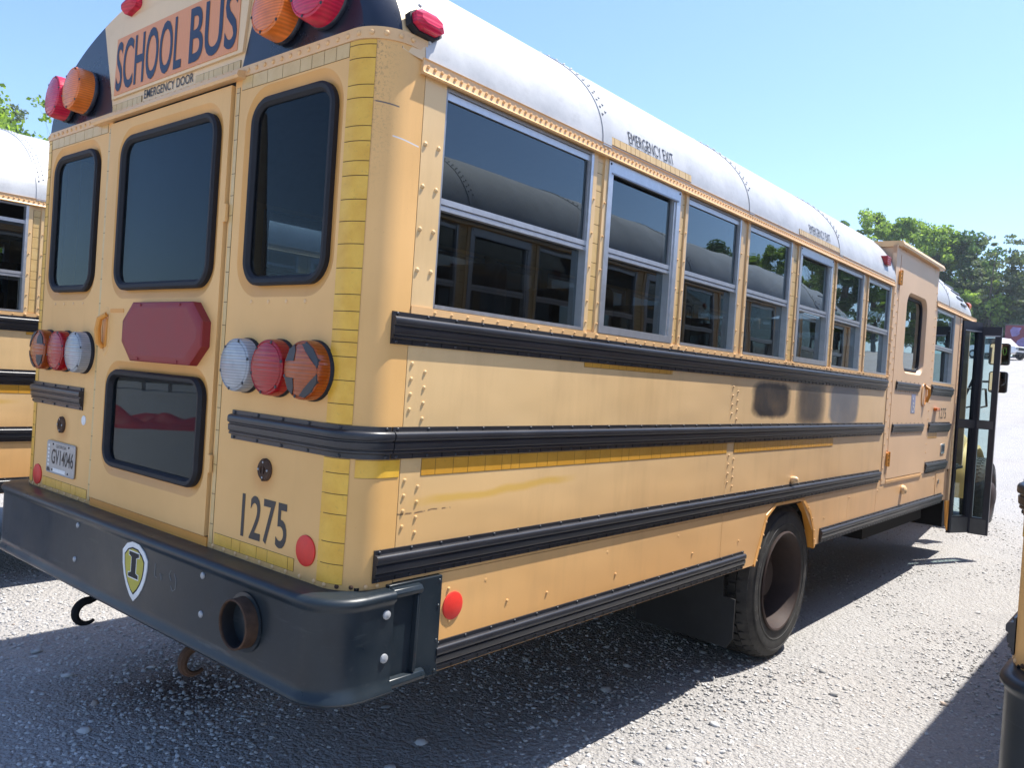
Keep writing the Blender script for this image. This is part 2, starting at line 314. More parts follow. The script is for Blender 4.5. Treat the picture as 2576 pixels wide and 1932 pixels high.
def haze_mat():
    m = bpy.data.materials.new('haze_air'); m.use_nodes = True; t = m.node_tree; t.nodes.remove(t.nodes['Principled BSDF'])
    v = t.nodes.new('ShaderNodeVolumePrincipled'); v.inputs['Color'].default_value = (0.82, 0.90, 1, 1); v.inputs['Density'].default_value = HAZE; v.inputs['Anisotropy'].default_value = 0.3
    t.links.new(v.outputs[0], t.nodes['Material Output'].inputs['Volume']); MATS['haze_air'] = m
HAZE = 0.0005
haze_mat()
MM = lambda n: MATS[n]

# ------------------------------------------------------------------ mesh builder
class MB:
    def __init__(s): s.v = []; s.f = []; s.m = []; s.mats = []
    def mi(s, mat):
        if mat not in s.mats: s.mats.append(mat)
        return s.mats.index(mat)
    def add(s, vs, fs, mat):
        o = len(s.v); s.v += [tuple(p) for p in vs]; k = s.mi(mat)
        for f in fs: s.f.append(tuple(i + o for i in f)); s.m.append(k)
    def box(s, x0, x1, y0, y1, z0, z1, mat, ch=0.0):
        x0, x1 = sorted((x0, x1)); y0, y1 = sorted((y0, y1)); z0, z1 = sorted((z0, z1))
        vs = [(x, y, z) for x in (x0, x1) for y in (y0, y1) for z in (z0, z1)]
        s.add(vs, [(0, 1, 3, 2), (4, 6, 7, 5), (0, 4, 5, 1), (2, 3, 7, 6), (0, 2, 6, 4), (1, 5, 7, 3)], mat)
    def hexa(s, pts, mat):   # 8 points ordered like box
        s.add(pts, [(0, 1, 3, 2), (4, 6, 7, 5), (0, 4, 5, 1), (2, 3, 7, 6), (0, 2, 6, 4), (1, 5, 7, 3)], mat)
    def loft(s, loops, mat, closed=True, caps=(False, False)):
        n = len(loops[0]); vs = [p for l in loops for p in l]; fs = []
        for i in range(len(loops) - 1):
            for j in range(n if closed else n - 1):
                a = i * n + j; b_ = i * n + (j + 1) % n; fs.append((a, b_, b_ + n, a + n))
        if caps[0]: fs.append(tuple(range(n)))
        if caps[1]: fs.append(tuple(range((len(loops) - 1) * n, len(loops) * n))[::-1])
        s.add(vs, fs, mat)
    def lathe(s, prof, c, ax, mat, n=32, cap=False):
        ax = Vector(ax).normalized(); t = ax.orthogonal().normalized(); b_ = ax.cross(t); c = Vector(c)
        loops = [[tuple(c + ax * h + (t * math.cos(2 * math.pi * k / n) + b_ * math.sin(2 * math.pi * k / n)) * max(r, 1e-5)) for k in range(n)] for r, h in prof]
        s.loft(loops, mat, True, (cap, cap))
    def dome(s, c, nrm, r, h, mat, n=8):
        s.lathe([(r, 0), (r * .92, h * .55), (r * .55, h * .92), (0.0001, h)], c, nrm, mat, n)
    def tube(s, pts, r, mat, n=10, cap=True):
        pts = [Vector(p) for p in pts]; loops = []; t0 = None
        for i, p in enumerate(pts):
            d = (pts[min(i + 1, len(pts) - 1)] - pts[max(i - 1, 0)]).normalized()
            if t0 is None: t0 = d.orthogonal().normalized()
            t0 = (t0 - d * t0.dot(d)).normalized(); b_ = d.cross(t0); rr = r[i] if isinstance(r, (list, tuple)) else r
            loops.append([tuple(p + (t0 * math.cos(2 * math.pi * k / n) + b_ * math.sin(2 * math.pi * k / n)) * rr) for k in range(n)])
        s.loft(loops, mat, True, (cap, cap))
    def plate(s, outline, holes, fn, th, mat, back=True):
        """outline/holes: 2D loops; fn(u,v,d)->xyz, d=0 the face, d=th behind"""
        polys = [outline] + list(holes)
        flat = [p for l in polys for p in l]
        tris = tessellate_polygon([[Vector((p[0], p[1], 0)) for p in l] for l in polys])
        vs = [fn(p[0], p[1], 0) for p in flat]; s.add(vs, [tuple(t) for t in tris], mat)
        if back: s.add([fn(p[0], p[1], th) for p in flat], [tuple(t)[::-1] for t in tris], mat)
        for l in polys: s.loft([[fn(p[0], p[1], 0) for p in l], [fn(p[0], p[1], th) for p in l]], mat)
    def ring(s, steps, fn, mat):
        """steps: list of (loop2d, d)"""
        s.loft([[fn(p[0], p[1], d) for p in l] for l, d in steps], mat)
    def build(s, name, parent=None, smooth=True, bevel=0, recalc=True, angle=35):
        me = bpy.data.meshes.new(name); me.from_pydata(s.v, [], s.f)
        for m in s.mats: me.materials.append(MM(m))
        me.polygons.foreach_set('material_index', s.m)
        if recalc:
            bm = bmesh.new(); bm.from_mesh(me); bmesh.ops.recalc_face_normals(bm, faces=bm.faces); bm.to_mesh(me); bm.free()
        if smooth:
            me.polygons.foreach_set('use_smooth', [True] * len(me.polygons)); me.set_sharp_from_angle(angle=rad(angle))
        me.update(); o = bpy.data.objects.new(name, me); C.objects.link(o)
        if parent: o.parent = parent
        if bevel:
            md = o.modifiers.new('bevel', 'BEVEL'); md.width = bevel; md.segments = 2; md.limit_method = 'ANGLE'; md.angle_limit = rad(40)
        return o

def rrect(x0, x1, z0, z1, r, n=6, off=0.0):
    x0 -= off; x1 += off; z0 -= off; z1 += off; r = max(r + off, 0.001); out = []
    for cx, cz, a0 in ((x1 - r, z1 - r, 0), (x0 + r, z1 - r, 90), (x0 + r, z0 + r, 180), (x1 - r, z0 + r, 270)):
        for k in range(n + 1):
            a = rad(a0 + 90 * k / n); out.append((cx + r * math.cos(a), cz + r * math.sin(a)))
    return out
def circle(cx, cz, r, n=28): return [(cx + r * math.cos(2 * math.pi * k / n), cz + r * math.sin(2 * math.pi * k / n)) for k in range(n)]
def thing(name, label, cat, loc=(0, 0, 0), group=None, rz=0):
    o = bpy.data.objects.new(name, None); C.objects.link(o); o.location = loc; o.rotation_euler = (0, 0, rz); o.empty_display_size = 0.3
    o['label'] = label; o['category'] = cat
    if group: o['group'] = group
    return o
def tag(o, label, cat, group=None):
    o['label'] = label; o['category'] = cat
    if group: o['group'] = group
    return o
def text_mesh(mb, s, w_, h_, fn, mat, d=0.0, weight=0.0, shear=0.0, rotate=False, space=1.0):
    cu = bpy.data.curves.new('t', 'FONT'); cu.body = s; cu.size = 1; cu.offset = weight; cu.shear = shear; cu.space_character = space; cu.resolution_u = 4
    o = bpy.data.objects.new('t', cu); C.objects.link(o); dg = bpy.context.evaluated_depsgraph_get(); dg.update()
    me = bpy.data.meshes.new_from_object(o.evaluated_get(dg)); co = [(v.co.x, v.co.y) for v in me.vertices]
    x0 = min(c[0] for c in co); x1 = max(c[0] for c in co); y0 = min(c[1] for c in co); y1 = max(c[1] for c in co)
    vs = [fn((x - x0) / (x1 - x0) * w_, (y - y0) / (y1 - y0) * h_, d) for x, y in co]
    mb.add(vs, [tuple(p.vertices) for p in me.polygons], mat)
    bpy.data.objects.remove(o); bpy.data.curves.remove(cu); bpy.data.meshes.remove(me)

# ------------------------------------------------------------------ the school bus (local frame: rear face y = 0, ground z = 0)
SX = 1.205; RC = 0.12
WIN = [(0.268, 1.070, 0), (1.168, 1.748, 1), (1.832, 2.400, 0), (2.505, 3.085, 0), (3.205, 3.765, 1), (3.862, 4.424, 0), (4.540, 5.098, 0)]
WF = (6.566, 7.300, 0)
WZ0, WZ1 = 1.786, 2.462
def side(sx, x0=SX): return lambda y, z, d: (sx * (x0 - d), y, z)
def rear(sx=1, y0=0.0): return lambda x, z, d: (sx * x, y0 + d, z)
def corner_path(y_end, x_start=None, off=0.0, n=8):
    pts = []
    if x_start is not None: pts.append((x_start, -off, 0, -1))
    for k in range(n + 1):
        a = rad(-90 + 90 * k / n); pts.append((SX - RC + (RC + off) * math.cos(a), RC + (RC + off) * math.sin(a), math.cos(a), math.sin(a)))
    pts.append((SX + off, y_end, 1, 0)); return pts
RAILP = [(0, 0), (.005, .001), (.005, .015), (.012, .017), (.0145, .019), (.0145, .024), (.0115, .0255), (.0115, .027), (.016, .029), (.0175, .032), (.0185, .049), (.014, .0515), (.014, .0545), (.020, .057), (.022, .061), (.022, .074), (.0195, .079), (.013, .082), (.005, .083), (.005, .0955), (0, .096)]
def rail(mb, path, z0, sx, h=0.096, bolts=True):
    k = h / .096; loops = []
    for (x, y, nx, ny) in path: loops.append([(sx * (x + nx * d), y + ny * d, z0 + z * k) for d, z in RAILP])
    mb.loft(loops, 'rail_black', True, (True, True))
    # end blocks (moulded caps) and fixings
    L = []; acc = 0
    for a, b_ in zip(path[:-1], path[1:]): L.append(math.hypot(b_[0] - a[0], b_[1] - a[1]))
    T = sum(L); n = max(2, int(T / .125))
    for i in range(n + 1):
        s_ = .018 + (T - .036) * i / n; j = 0
        while j < len(L) - 1 and s_ > L[j]: s_ -= L[j]; j += 1
        t = min(1, s_ / L[j]); a, b_ = path[j], path[j + 1]; q = [a[m] + (b_[m] - a[m]) * t for m in range(4)]
        for zz in (0.0892, 0.0075):
            dd = .005
            mb.dome((sx * (q[0] + q[2] * dd), q[1] + q[3] * dd, z0 + zz * k), (sx * q[2], q[3], 0), .0055, .0045, 'rail_black', 8)
        if i < n:   # slit in the lower flange
            s2 = T / n * .5; yy = q[1] + s2
            if q[2] > .99: mb.box(sx * (q[0] + .0045), sx * (q[0] + .0068), yy, yy + .003, z0 + .001, z0 + .015 * k, 'rail_groove')
def straight(y0, y1, x=SX): return [(x, y0, 1, 0), (x, y1, 1, 0)]
def tape_strip(mb, a0, a1, b0, b1, fn, mat='tape', horiz=True, seg=(.045, .085), seed=1, lift=.0015):
    """reflective tape of separate blocks with dark joints; fn(u,v,d)"""
    rnd = random.Random(seed)
    mb.plate([(a0, b0), (a1, b0), (a1, b1), (a0, b1)], [], lambda u, v, d: fn(u, v, d - lift * .5), lift, 'tape_gap', False)
    p, end = (a0, a1) if horiz else (b0, b1)
    while p < end - .004:
        q = min(end, p + rnd.uniform(*seg)); q = end if end - q < .012 else q; g = .0013
        lo = (p + g, q - g)
        o = [(lo[0], b0 + g), (lo[1], b0 + g), (lo[1], b1 - g), (lo[0], b1 - g)] if horiz else [(a0 + g, lo[0]), (a1 - g, lo[0]), (a1 - g, lo[1]), (a0 + g, lo[1])]
        mb.plate(o, [], lambda u, v, d: fn(u, v, d - lift), lift * .8, mat, False); p = q

def add_window(root, sx, y0, y1, emergency, tag_=''):
    X = SX
    f = MB()
    def bar(ya, yb, za, zb, xo, xi, m='aluminium'): f.box(sx * xi, sx * xo, ya, yb, za, zb, m)
    if emergency:
        e = .032
        bar(y0, y0 + e, WZ0, WZ1, X + .004, X - .03); bar(y1 - e, y1, WZ0, WZ1, X + .004, X - .03)
        bar(y0 + e, y1 - e, WZ0, WZ0 + .030, X + .004, X - .03); bar(y0 + e, y1 - e, WZ1 - .045, WZ1, X + .004, X - .03)
        bar(y0 + .02, y1 - .02, WZ1 - .052, WZ1 - .046, X + .007, X - .0, 'aluminium_dull')
        for yy in (y0 + .012, y1 - .012): f.dome((sx * (X + .004), yy, WZ1 - .014), (sx, 0, 0), .005, .003, 'black', 6)
        y0, y1 = y0 + e, y1 - e
    bar(y0, y0 + .010, WZ0, WZ1, X - .004, X - .045, 'aluminium_dull'); bar(y1 - .016, y1, WZ0, WZ1, X - .001, X - .045)
    bar(y0 + .01, y1 - .016, WZ0, WZ0 + .012, X - .001, X - .045); bar(y0 + .01, y1 - .016, WZ1 - .010, WZ1, X - .003, X - .045, 'aluminium_dull')
    fr = f.build('window', root, bevel=0)
    u = MB(); zt = WZ1 - .011; zm = 2.090
    u.box(sx * (X - .03), sx * (X - .010), y0 + .010, y1 - .016, zt - .022, zt, 'aluminium')
    u.box(sx * (X - .03), sx * (X - .006), y0 + .010, y1 - .016, zm + .018, zm + .036, 'aluminium')
    u.box(sx * (X - .03), sx * (X - .012), y0 + .010, y1 - .016, zm + .0135, zm + .018, 'aluminium_dull')
    u.box(sx * (X - .03), sx * (X - .008), y0 + .010, y1 - .016, zm, zm + .0135, 'aluminium')
    u.box(sx * (X - .028), sx * (X - .012), y0 + .010, y0 + .015, zm + .01, zt - .01, 'aluminium_dull'); u.box(sx * (X - .028), sx * (X - .012), y1 - .021, y1 - .016, zm + .01, zt - .01, 'aluminium_dull')
    u.build('upper_sash', fr)
    g = MB(); q = [(y0 + .010, zm + .036), (y1 - .016, zm + .036), (y1 - .016, zt - .022), (y0 + .010, zt - .022)]
    g.add([(sx * (X - .018), a, b_) for a, b_ in q], [(0, 1, 2, 3) if sx > 0 else (3, 2, 1, 0)], 'window_glass'); g.build('upper_pane', fr, recalc=False)
    g = MB(); q = [(y0 + .010, WZ0 + .012), (y1 - .016, WZ0 + .012), (y1 - .016, zm), (y0 + .010, zm)]
    g.add([(sx * (X - .034), a, b_) for a, b_ in q], [(0, 1, 2, 3) if sx > 0 else (3, 2, 1, 0)], 'window_glass'); g.build('lower_pane', fr, recalc=False)
    return fr

def rivets(mb, pts, nrm, r=.006, h=.0045, mat='trim_paint', n=7):
    for p in pts: mb.dome(p, nrm, r, h, mat, n)

def round_lamp(root, name, c, nrm, R, mat, depth=.055, rim='lamp_rim', arrow=0, back='gasket'):
    c = Vector(c); n = Vector(nrm).normalized(); m = MB()
    m.lathe([(R * 1.02, 0), (R * 1.02, .010), (R * .99, .014)], c, n, back, 36)
    m.lathe([(R * .99, .012), (R * .985, depth * .75), (R * .955, depth), (R * .93, depth + .002)], c, n, mat, 36)
    m.lathe([(R * .93, depth + .002), (R * .90, depth + .003), (R * .88, depth + .001), (R * .86, depth + .001), (R * .84, depth + .004)], c, n, mat, 36)
    m.lathe([(R * .84, depth + .004), (R * .6, depth + .010), (R * .3, depth + .0125), (.0001, depth + .013)], c, n, mat, 36)
    t = n.orthogonal().normalized(); b_ = n.cross(t)
    for k in range(6):
        a = 2 * math.pi * (k + .5) / 6; p = c + (t * math.cos(a) + b_ * math.sin(a)) * R * .90 + n * (depth + .002)
        m.dome(p, n, .0055, .003, 'lamp_grey', 7)
    if arrow:      # black mask that leaves an arrow of lens, pointing to the outside
        s = arrow
        def P(u, v, d=.0): 
            r = math.hypot(u, v); return tuple(c + Vector((s * u, 0, v)) * R + n * (depth + .016 - .012 * r * r))
        for sg in (1, -1):
            for poly in ([(-.80, .26), (-.24, .28), (-.22, .60), (-.36, .82), (-.62, .64)], [(.06, .84), (.30, .62), (.60, .36), (.90, .10), (.90, .36), (.62, .70), (.32, .88)]):
                q = [P(a, sg * b2) for a, b2 in poly]; m.add(q + [tuple(Vector(v) - n * .012) for v in q], [tuple(range(len(q))), *[(i, (i + 1) % len(q), len(q) + (i + 1) % len(q), len(q) + i) for i in range(len(q))]], 'lamp_grey')
    return m.build(name, root)

def wheel(root, c, sx, R=.475, W=.26, name='rear_wheel', dish=True, label=None):
    e = bpy.data.objects.new(name, None); C.objects.link(e); e.parent = root; e.empty_display_size = .1
    if label: e['label'] = label
    c = Vector(c); ax = (sx, 0, 0); t = MB()     # c = centre of outer face
    prof = [(.292, -.012), (.30, -.004), (.33, .0), (.385, .004), (.43, -.006), (.452, -.022), (R - .012, -.040), (R - .012, -W + .03), (.45, -W + .01), (.40, -W), (.292, -W + .012)]
    t.lathe(prof, c, ax, 'tyre_rubber', 72)
    for rr in (.345, .405, .412): t.lathe([(rr, .001), (rr + .002, .0045), (rr + .004, .001)], c, ax, 'tyre_rubber', 72)
    N = 46
    for k in range(N):
        for j, (h0, h1, r1, sh) in enumerate(((-.020, -.075, R, 0), (-.083, -.125, R, .35), (-.135, -.177, R, 0), (-.185, -.24, R, .35))):
            a0 = 2 * math.pi * (k + .06 + sh) / N; a1 = 2 * math.pi * (k + .80 + sh) / N; vs = []
            for h in (h0, h1):
                for a in (a0, a1):
                    for r in (R - .020 - (.012 if h == -.020 else 0), r1 - (.020 if h == -.020 else 0)):
                        vs.append((c.x + sx * h, c.y + r * math.cos(a), c.z + r * math.sin(a)))
            t.hexa(vs, 'tyre_rubber')
    t.build('tyre', e)
    if dish and abs(c.x) > 1.0:      # moulded sidewall lettering
        L_ = MB(); word = 'GOODYEAR'
        for rep in (0, 1):
            for i, chh in enumerate(word):
                a_ = rad(205 - 9.5 * i - 180 * rep); wd_ = .030
                def fl(u, v, d, a_=a_): rr2 = .362 + v; aa = a_ - (u - wd_ / 2) / .375; return (c.x + sx * .0032, c.y + rr2 * math.cos(aa), c.z + rr2 * math.sin(aa))
                text_mesh(L_, chh, wd_, .034, fl, 'tyre_letter')
        L_.build('tyre_lettering', e, recalc=False, smooth=False)
    r = MB()
    if dish:
        r.lathe([(.296, -.014), (.300, .004), (.292, .010), (.283, .006), (.275, -.010), (.262, -.035), (.258, -.120), (.250, -.165), (.235, -.178), (.15, -.185), (.145, -.150), (.12, -.145), (.11, -.10), (.0001, -.095)], c, ax, 'rim_rust', 56)
        for k in range(10):
            a = 2 * math.pi * k / 10; r.tube([(c.x - sx * .186, c.y + .19 * math.cos(a), c.z + .19 * math.sin(a)), (c.x - sx * .150, c.y + .19 * math.cos(a), c.z + .19 * math.sin(a))], .014, 'rust', 6)
    else:
        r.lathe([(.296, -.014), (.300, .004), (.292, .008), (.27, -.01), (.20, -.02), (.16, .03), (.10, .06), (.0001, .065)], c, ax, 'rim_rust', 48)
    r.build('rim', e); return e

def build_bus():
    root = thing('school_bus', 'nearest faded yellow school bus with open front door, large number 1275 on its back', 'school bus', (0, 0, 0), 'school buses parked side by side')
    # ---- lower and upper side skins -------------------------------------------------
    for sx in (1, -1):
        s = MB(); fn = side(sx)
        arch = [(3.77, .64), (3.735, .74), (3.52, .945), (3.10, .947), (2.985, .89), (2.85, .64)]
        if sx > 0:
            panels = [[(.3725, .64), (2.405, .64), (2.405, .955), (.3725, .955)],
                      [(2.409, .64), (2.85, .64), (2.985, .89), (3.10, .947), (3.10, .955), (2.409, .955)],
                      [(3.52, .945), (3.735, .74), (3.77, .64), (3.84, .64), (4.393, .66), (4.393, .955), (3.52, .955)],
                      [(4.397, .66), (5.058, .66), (5.058, .955), (4.397, .955)], [(5.062, .66), (6.925, .66), (6.925, .968), (5.062, .968)], [(6.929, .66), (7.40, .66), (7.40, .955), (6.929, .955)]]
            ups = [[(.178, .957), (2.405, .957), (2.405, 1.782), (.178, 1.782)], [(2.409, .957), (5.150, .957), (5.150, 1.782), (2.409, 1.782)]]
        else:
            panels = [[(.3725, .64), (2.85, .64), (2.985, .89), (3.10, .947), (3.10, .955), (.3725, .955)], [(3.52, .945), (3.735, .74), (3.77, .64), (7.58, .64), (7.58, .955), (3.52, .955)]]
            ups = [[(.178, .957), (2.405, .957), (2.405, 1.782), (.178, 1.782)], [(2.409, .957), (8.15, .957), (8.15, 1.782), (2.409, 1.782)]]
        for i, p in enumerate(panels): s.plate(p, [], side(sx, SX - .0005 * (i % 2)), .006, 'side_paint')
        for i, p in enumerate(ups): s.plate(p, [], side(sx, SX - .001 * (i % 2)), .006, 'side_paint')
        R_ = []
        for y in (.198, 2.43): 
            for k in range(4): R_ += [(y, 1.613 - .046 * k), (y, 1.262 - .0465 * k)]
        for y in (.253, 2.49):
            for k in range(4): R_ += [(y, 1.590 - .0475 * k), (y, 1.240 - .047 * k)]
        R_ += [(.43, .795), (.72, .81), (.95, .80), (1.42, .80), (2.1, .80), (2.62, .80), (2.47, .70), (.42, .90), (4.42, .72), (4.42, .90), (3.93, .80), (5.09, .72), (5.09, .90), (5.6, .70), (6.3, .92), (6.6, .70), (6.86, .90), (6.86, .74), (6.45, .72)]
        rivets(s, [(sx * (SX), y, z) for y, z in R_], (sx, 0, 0), .0062, .0055, 'side_paint')
        # flat flush rivets
        rivets(s, [(sx * SX, y, z) for y, z in ((.6, .90), (1.35, .90), (1.95, .90), (.24, 1.655), (.245, 1.30))], (sx, 0, 0), .007, .0012, 'side_paint')
        s.build('side_panel', root)
        # wheel arch flare
        a = MB(); pts = [(3.77, .62), (3.735, .74), (3.66, .85), (3.52, .945), (3.10, .947), (2.985, .89), (2.92, .76), (2.85, .63)]
        a.loft([[(sx * (SX - .004), y, z) for y, z in pts], [(sx * (SX + .005), y, z) for y, z in pts], [(sx * (SX + .005), y + (.016 if y > 3.4 else -.016 if y < 3.0 else 0), z + .016) for y, z in pts], [(sx * (SX + .0005), y + (.018 if y > 3.4 else -.018 if y < 3.0 else 0), z + .018) for y, z in pts]], 'bezel_paint', False)
        a.loft([[(sx * (SX - .0), y, z) for y, z in pts], [(sx * (SX - .05), y, z) for y, z in pts]], 'fresh_paint', False)
        rivets(a, [(sx * (SX + .005), y + .006, z + .008) for y, z in ((3.757, .67), (3.745, .73), (3.70, .81), (3.62, .885), (3.40, .952), (3.2, .953))] + [(sx * (SX + .005), y - .007, z + .008) for y, z in ((2.975, .86), (2.945, .79), (2.91, .72), (2.875, .655))], (sx, 0, 0), .006, .005, 'trim_paint')
        a.build('wheel_arch_trim', root)
        # window band: sill strip, header, pillars
        p = MB()
        wl = WIN if sx > 0 else WIN + [(5.215, 5.775, 0), (5.89, 6.45, 0), WF, (7.42, 8.0, 0)]
        yend = 5.150 if sx > 0 else 8.15
        p.box(sx * (SX - .02), sx * (SX + .003), .178, yend, 1.7605, 1.784, 'trim_paint')
        p.box(sx * (SX - .03), sx * (SX - .012), .178, yend, WZ1, 2.52, 'side_paint')
        ny = int((yend - .3) / .0735)
        rivets(p, [(sx * (SX + .003), .276 + .0735 * k, 1.772) for k in range(ny)], (sx, 0, 0), .0050, .005, 'trim_paint', 6)
        ed = [.178] + [v for a_ in wl for v in a_[:2]] + [yend]
        for i in range(0, len(ed), 2):
            ya, yb = ed[i], ed[i + 1]
            if yb - ya < .02: continue
            if i == 0:
                p.plate([(ya, 1.7845), (yb, 1.7845), (yb, 2.50), (ya, 2.50)], [], fn, .02, 'side_paint')
                rivets(p, [(sx * SX, .193, z) for z in (2.268, 2.142, 2.015, 1.893)] + [(sx * SX, .249, z) for z in (2.268, 2.142, 2.015, 1.893)], (sx, 0, 0), .0075, .006, 'side_paint')
            else:
                wd = min(.024, (yb - ya) * .3)
                p.box(sx * (SX - .05), sx * (SX - .008), ya, yb, 1.7845, WZ1 + .02, 'side_paint')
                for u0, u1 in ((ya, ya + wd), (yb - wd, yb)):
                    p.box(sx * (SX - .008), sx * (SX - .0005), u0, u1, 1.7845, WZ1 + .02, 'side_paint')
                rivets(p, [(sx * SX, yy, z) for yy in (ya + wd / 2, yb - wd / 2) for z in (1.82, 1.90, 2.03, 2.16, 2.29)], (sx, 0, 0), .0046, .005, 'trim_paint', 6)
                rivets(p, [(sx * (SX + .003), yy, 1.774) for yy in (ya + .01, yb - .01)], (sx, 0, 0), .009, .006, 'trim_paint', 6)
                if i in (2, 4, 8, 10): tape_strip(p, ya + wd + .004, yb - wd - .004, 1.79, 2.44, side(sx, SX - .008), 'tape_pale', False, (.05, .08), i)
        p.build('window_pillars', root)
        for (y0, y1, em) in wl: add_window(root, sx, y0, y1, em)
        # drip rail
        d = MB(); spans = [(.156, 5.121), (6.50, 8.22)] if sx > 0 else [(.156, 8.22)]
        for ya, yb in spans:
            prof = [(.0, 2.466), (.022, 2.462), (.026, 2.466), (.020, 2.470), (.016, 2.476), (.016, 2.506), (.020, 2.510), (.0, 2.514)]
            d.loft([[(sx * (SX - .006 + o), y, z) for o, z in prof] for y in (ya, yb)], 'trim_paint', True, (True, True))
            n = int((yb - ya - .04) / (.0285 if ya < 1 else .05))
            rivets(d, [(sx * (SX + .010), ya + .02 + (yb - ya - .04) * k / n, 2.490) for k in range(n + 1)], (sx, 0, 0), .0056, .006, 'trim_paint', 6)
        d.build('drip_rail', root)
        # rub rails: one child each
        Z = dict(a=1.666, b=1.327, c=.966, d=.643)
        def R2(path, z0, nm='rub_rail', **k): m = MB(); rail(m, path, z0, sx, **k); return m.build(nm, root, angle=50)
        R2(straight(.105, 5.105), Z['a']); R2(straight(.135, 5.085), Z['b']); R2(straight(.095, 5.09), Z['c']); R2(straight(.365, 2.69), Z['d'])
        R2(corner_path(.130, .577), Z['b'])
        if sx > 0:
            R2(straight(3.86, 7.20, SX), Z['d'])
            R2(straight(5.36, 6.07), Z['a']); R2(straight(5.33, 6.29), Z['b'])
            R2(straight(6.51, 7.36), Z['a']); R2(straight(6.49, 7.34), Z['b']); R2(straight(6.47, 7.29), Z['c'])
        else:
            R2(straight(3.86, 7.4, SX), Z['d']); R2(straight(5.2, 7.9), Z['a']); R2(straight(5.2, 7.9), Z['b']); R2(straight(5.2, 7.9), Z['c'])
        # side reflective tape
        tp = MB(); tape_strip(tp, .262, 2.398, 1.272, 1.3255, fn, 'tape_side', True, (.045, .11), 3); tp.build('reflective_tape', root); tp = MB(); tape_strip(tp, 2.485, 4.0 if sx > 0 else 5.0, 1.272, 1.3255, fn, 'tape_side', True, (.03, .06), 4); tp.build('reflective_tape', root); tp = MB()
        tape_strip(tp, 1.092, 1.786, 1.647, 1.667, fn, 'tape_side', True, (.03, .07), 5); tp.build('reflective_tape', root); tp = MB(); tape_strip(tp, 6.50, 6.86, 1.275, 1.3255, fn, 'tape_side', True, (.03, .07), 6)
        tp.build('reflective_tape', root)
        # ---- rear quarter: flat panel with window opening, then the rounded corner ----
        q = MB(); zlo, zhi = .943, 2.565
        wr = (.578, 1.018, 1.832, 2.443, .085)
        x_in = .466 if sx > 0 else .455
        q.plate([(x_in, zlo), (SX - RC, zlo), (SX - RC, zhi), (x_in, zhi)], [rrect(*wr[:4], wr[4], 8, .038)], rear(sx), .02, 'rear_paint')
        q.ring([(rrect(*wr[:4], wr[4], 8, .038), 0), (rrect(*wr[:4], wr[4], 8, .030), .003), (rrect(*wr[:4], wr[4], 8, .008), .014), (rrect(*wr[:4], wr[4], 8, -.015), .015)], rear(sx), 'bezel_paint')
        cp = corner_path(.175, None, 0, 12)
        q.loft([[(sx * x, y, z) for x, y, _, _ in cp] for z in (zlo, 1.3, 1.7, 2.1, zhi)], 'rear_paint', False)
        q.box(sx * (SX - .012), sx * (SX - .001), .120, .1765, 1.0, 2.5, 'rear_paint')
        # riveted band on top, rivets at foot, dummy rivets
        bp = corner_path(.175, x_in, .0035, 12)
        q.loft([[(sx * x, y, z) for x, y, _, _ in bp] for z in (2.532, 2.566)], 'trim_paint', False)
        q.loft([[(sx * (x + nx * o), y + ny * o, z) for x, y, nx, ny in corner_path(.175, x_in, 0, 12)] for o, z in ((0, 2.532), (.0035, 2.532))], 'trim_paint', False)
        for x in [x_in + .03 + .047 * k for k in range(13)]: q.dome((sx * x, -.0035, 2.549), (0, -1, 0), .008, .006, 'trim_paint')
        for a_ in (10, 30, 50, 70, 88):
            a2 = rad(-90 + a_); q.dome((sx * (SX - RC + (RC + .0035) * math.cos(a2)), RC + (RC + .0035) * math.sin(a2), 2.549), (sx * math.cos(a2), math.sin(a2), 0), .008, .006, 'trim_paint')
            q.dome((sx * (SX - RC + RC * math.cos(a2)), RC + RC * math.sin(a2), .957), (sx * math.cos(a2), math.sin(a2), 0), .007, .005, 'rust' if a_ in (30, 50) else 'trim_paint')
        for k in range(9): q.dome((sx * (.50 + .07 * k), 0, .957), (0, -1, 0), .007, .0045, 'trim_paint')
        for k in range(4): q.dome((sx * (.64 + .097 * k), 0, 1.779), (0, -1, 0), .007, .003, 'trim_paint')
        q.build('rear_quarter_panel', root)
        wn = MB()
        wn.ring([(rrect(*wr[:4], wr[4], 8, .0), .0145), (rrect(*wr[:4], wr[4], 8, .0), -.002), (rrect(*wr[:4], wr[4], 8, -.008), -.008), (rrect(*wr[:4], wr[4], 8, -.020), -.006), (rrect(*wr[:4], wr[4], 8, -.030), .004), (rrect(*wr[:4], wr[4], 8, -.030), .02)], rear(sx), 'gasket')
        w_ = wn.build('rear_window', root); g = MB(); lo = rrect(*wr[:4], wr[4], 8, -.028)
        g.add([(sx * a_, .008, b_) for a_, b_ in lo], [tuple(range(len(lo))) if sx > 0 else tuple(range(len(lo)))[::-1]], 'rear_glass'); g.build('pane', w_, recalc=False)
        # rear tapes
        t = MB(); fr = rear(sx)
        tape_strip(t, 1.073, 1.085, .962, 1.322, fr, 'tape', False, (.04, .09), 8); 
        def curved_v(z0, z1, seed):
            rnd = random.Random(seed); z = z0; P = [(1.072, 0, 0, -1)] + corner_path(.175, None, 0, 12)[:6]
            while z < z1 - .003:
                zn = min(z1, z + rnd.uniform(.035, .085)); zn = z1 if z1 - zn < .012 else zn
                for (o, g_, m) in ((.001, 0, 'tape_gap'), (.002, .0013, 'tape')):
                    t.loft([[(sx * (x + nx * o), y + ny * o, zz) for x, y, nx, ny in P] for zz in (z + g_, zn - g_)], m, False)
                z = zn
        curved_v(.962, 1.326, 11); t.build('reflective_tape', root); t = MB(); curved_v(1.424, 2.530, 12); t.build('reflective_tape', root); t = MB()
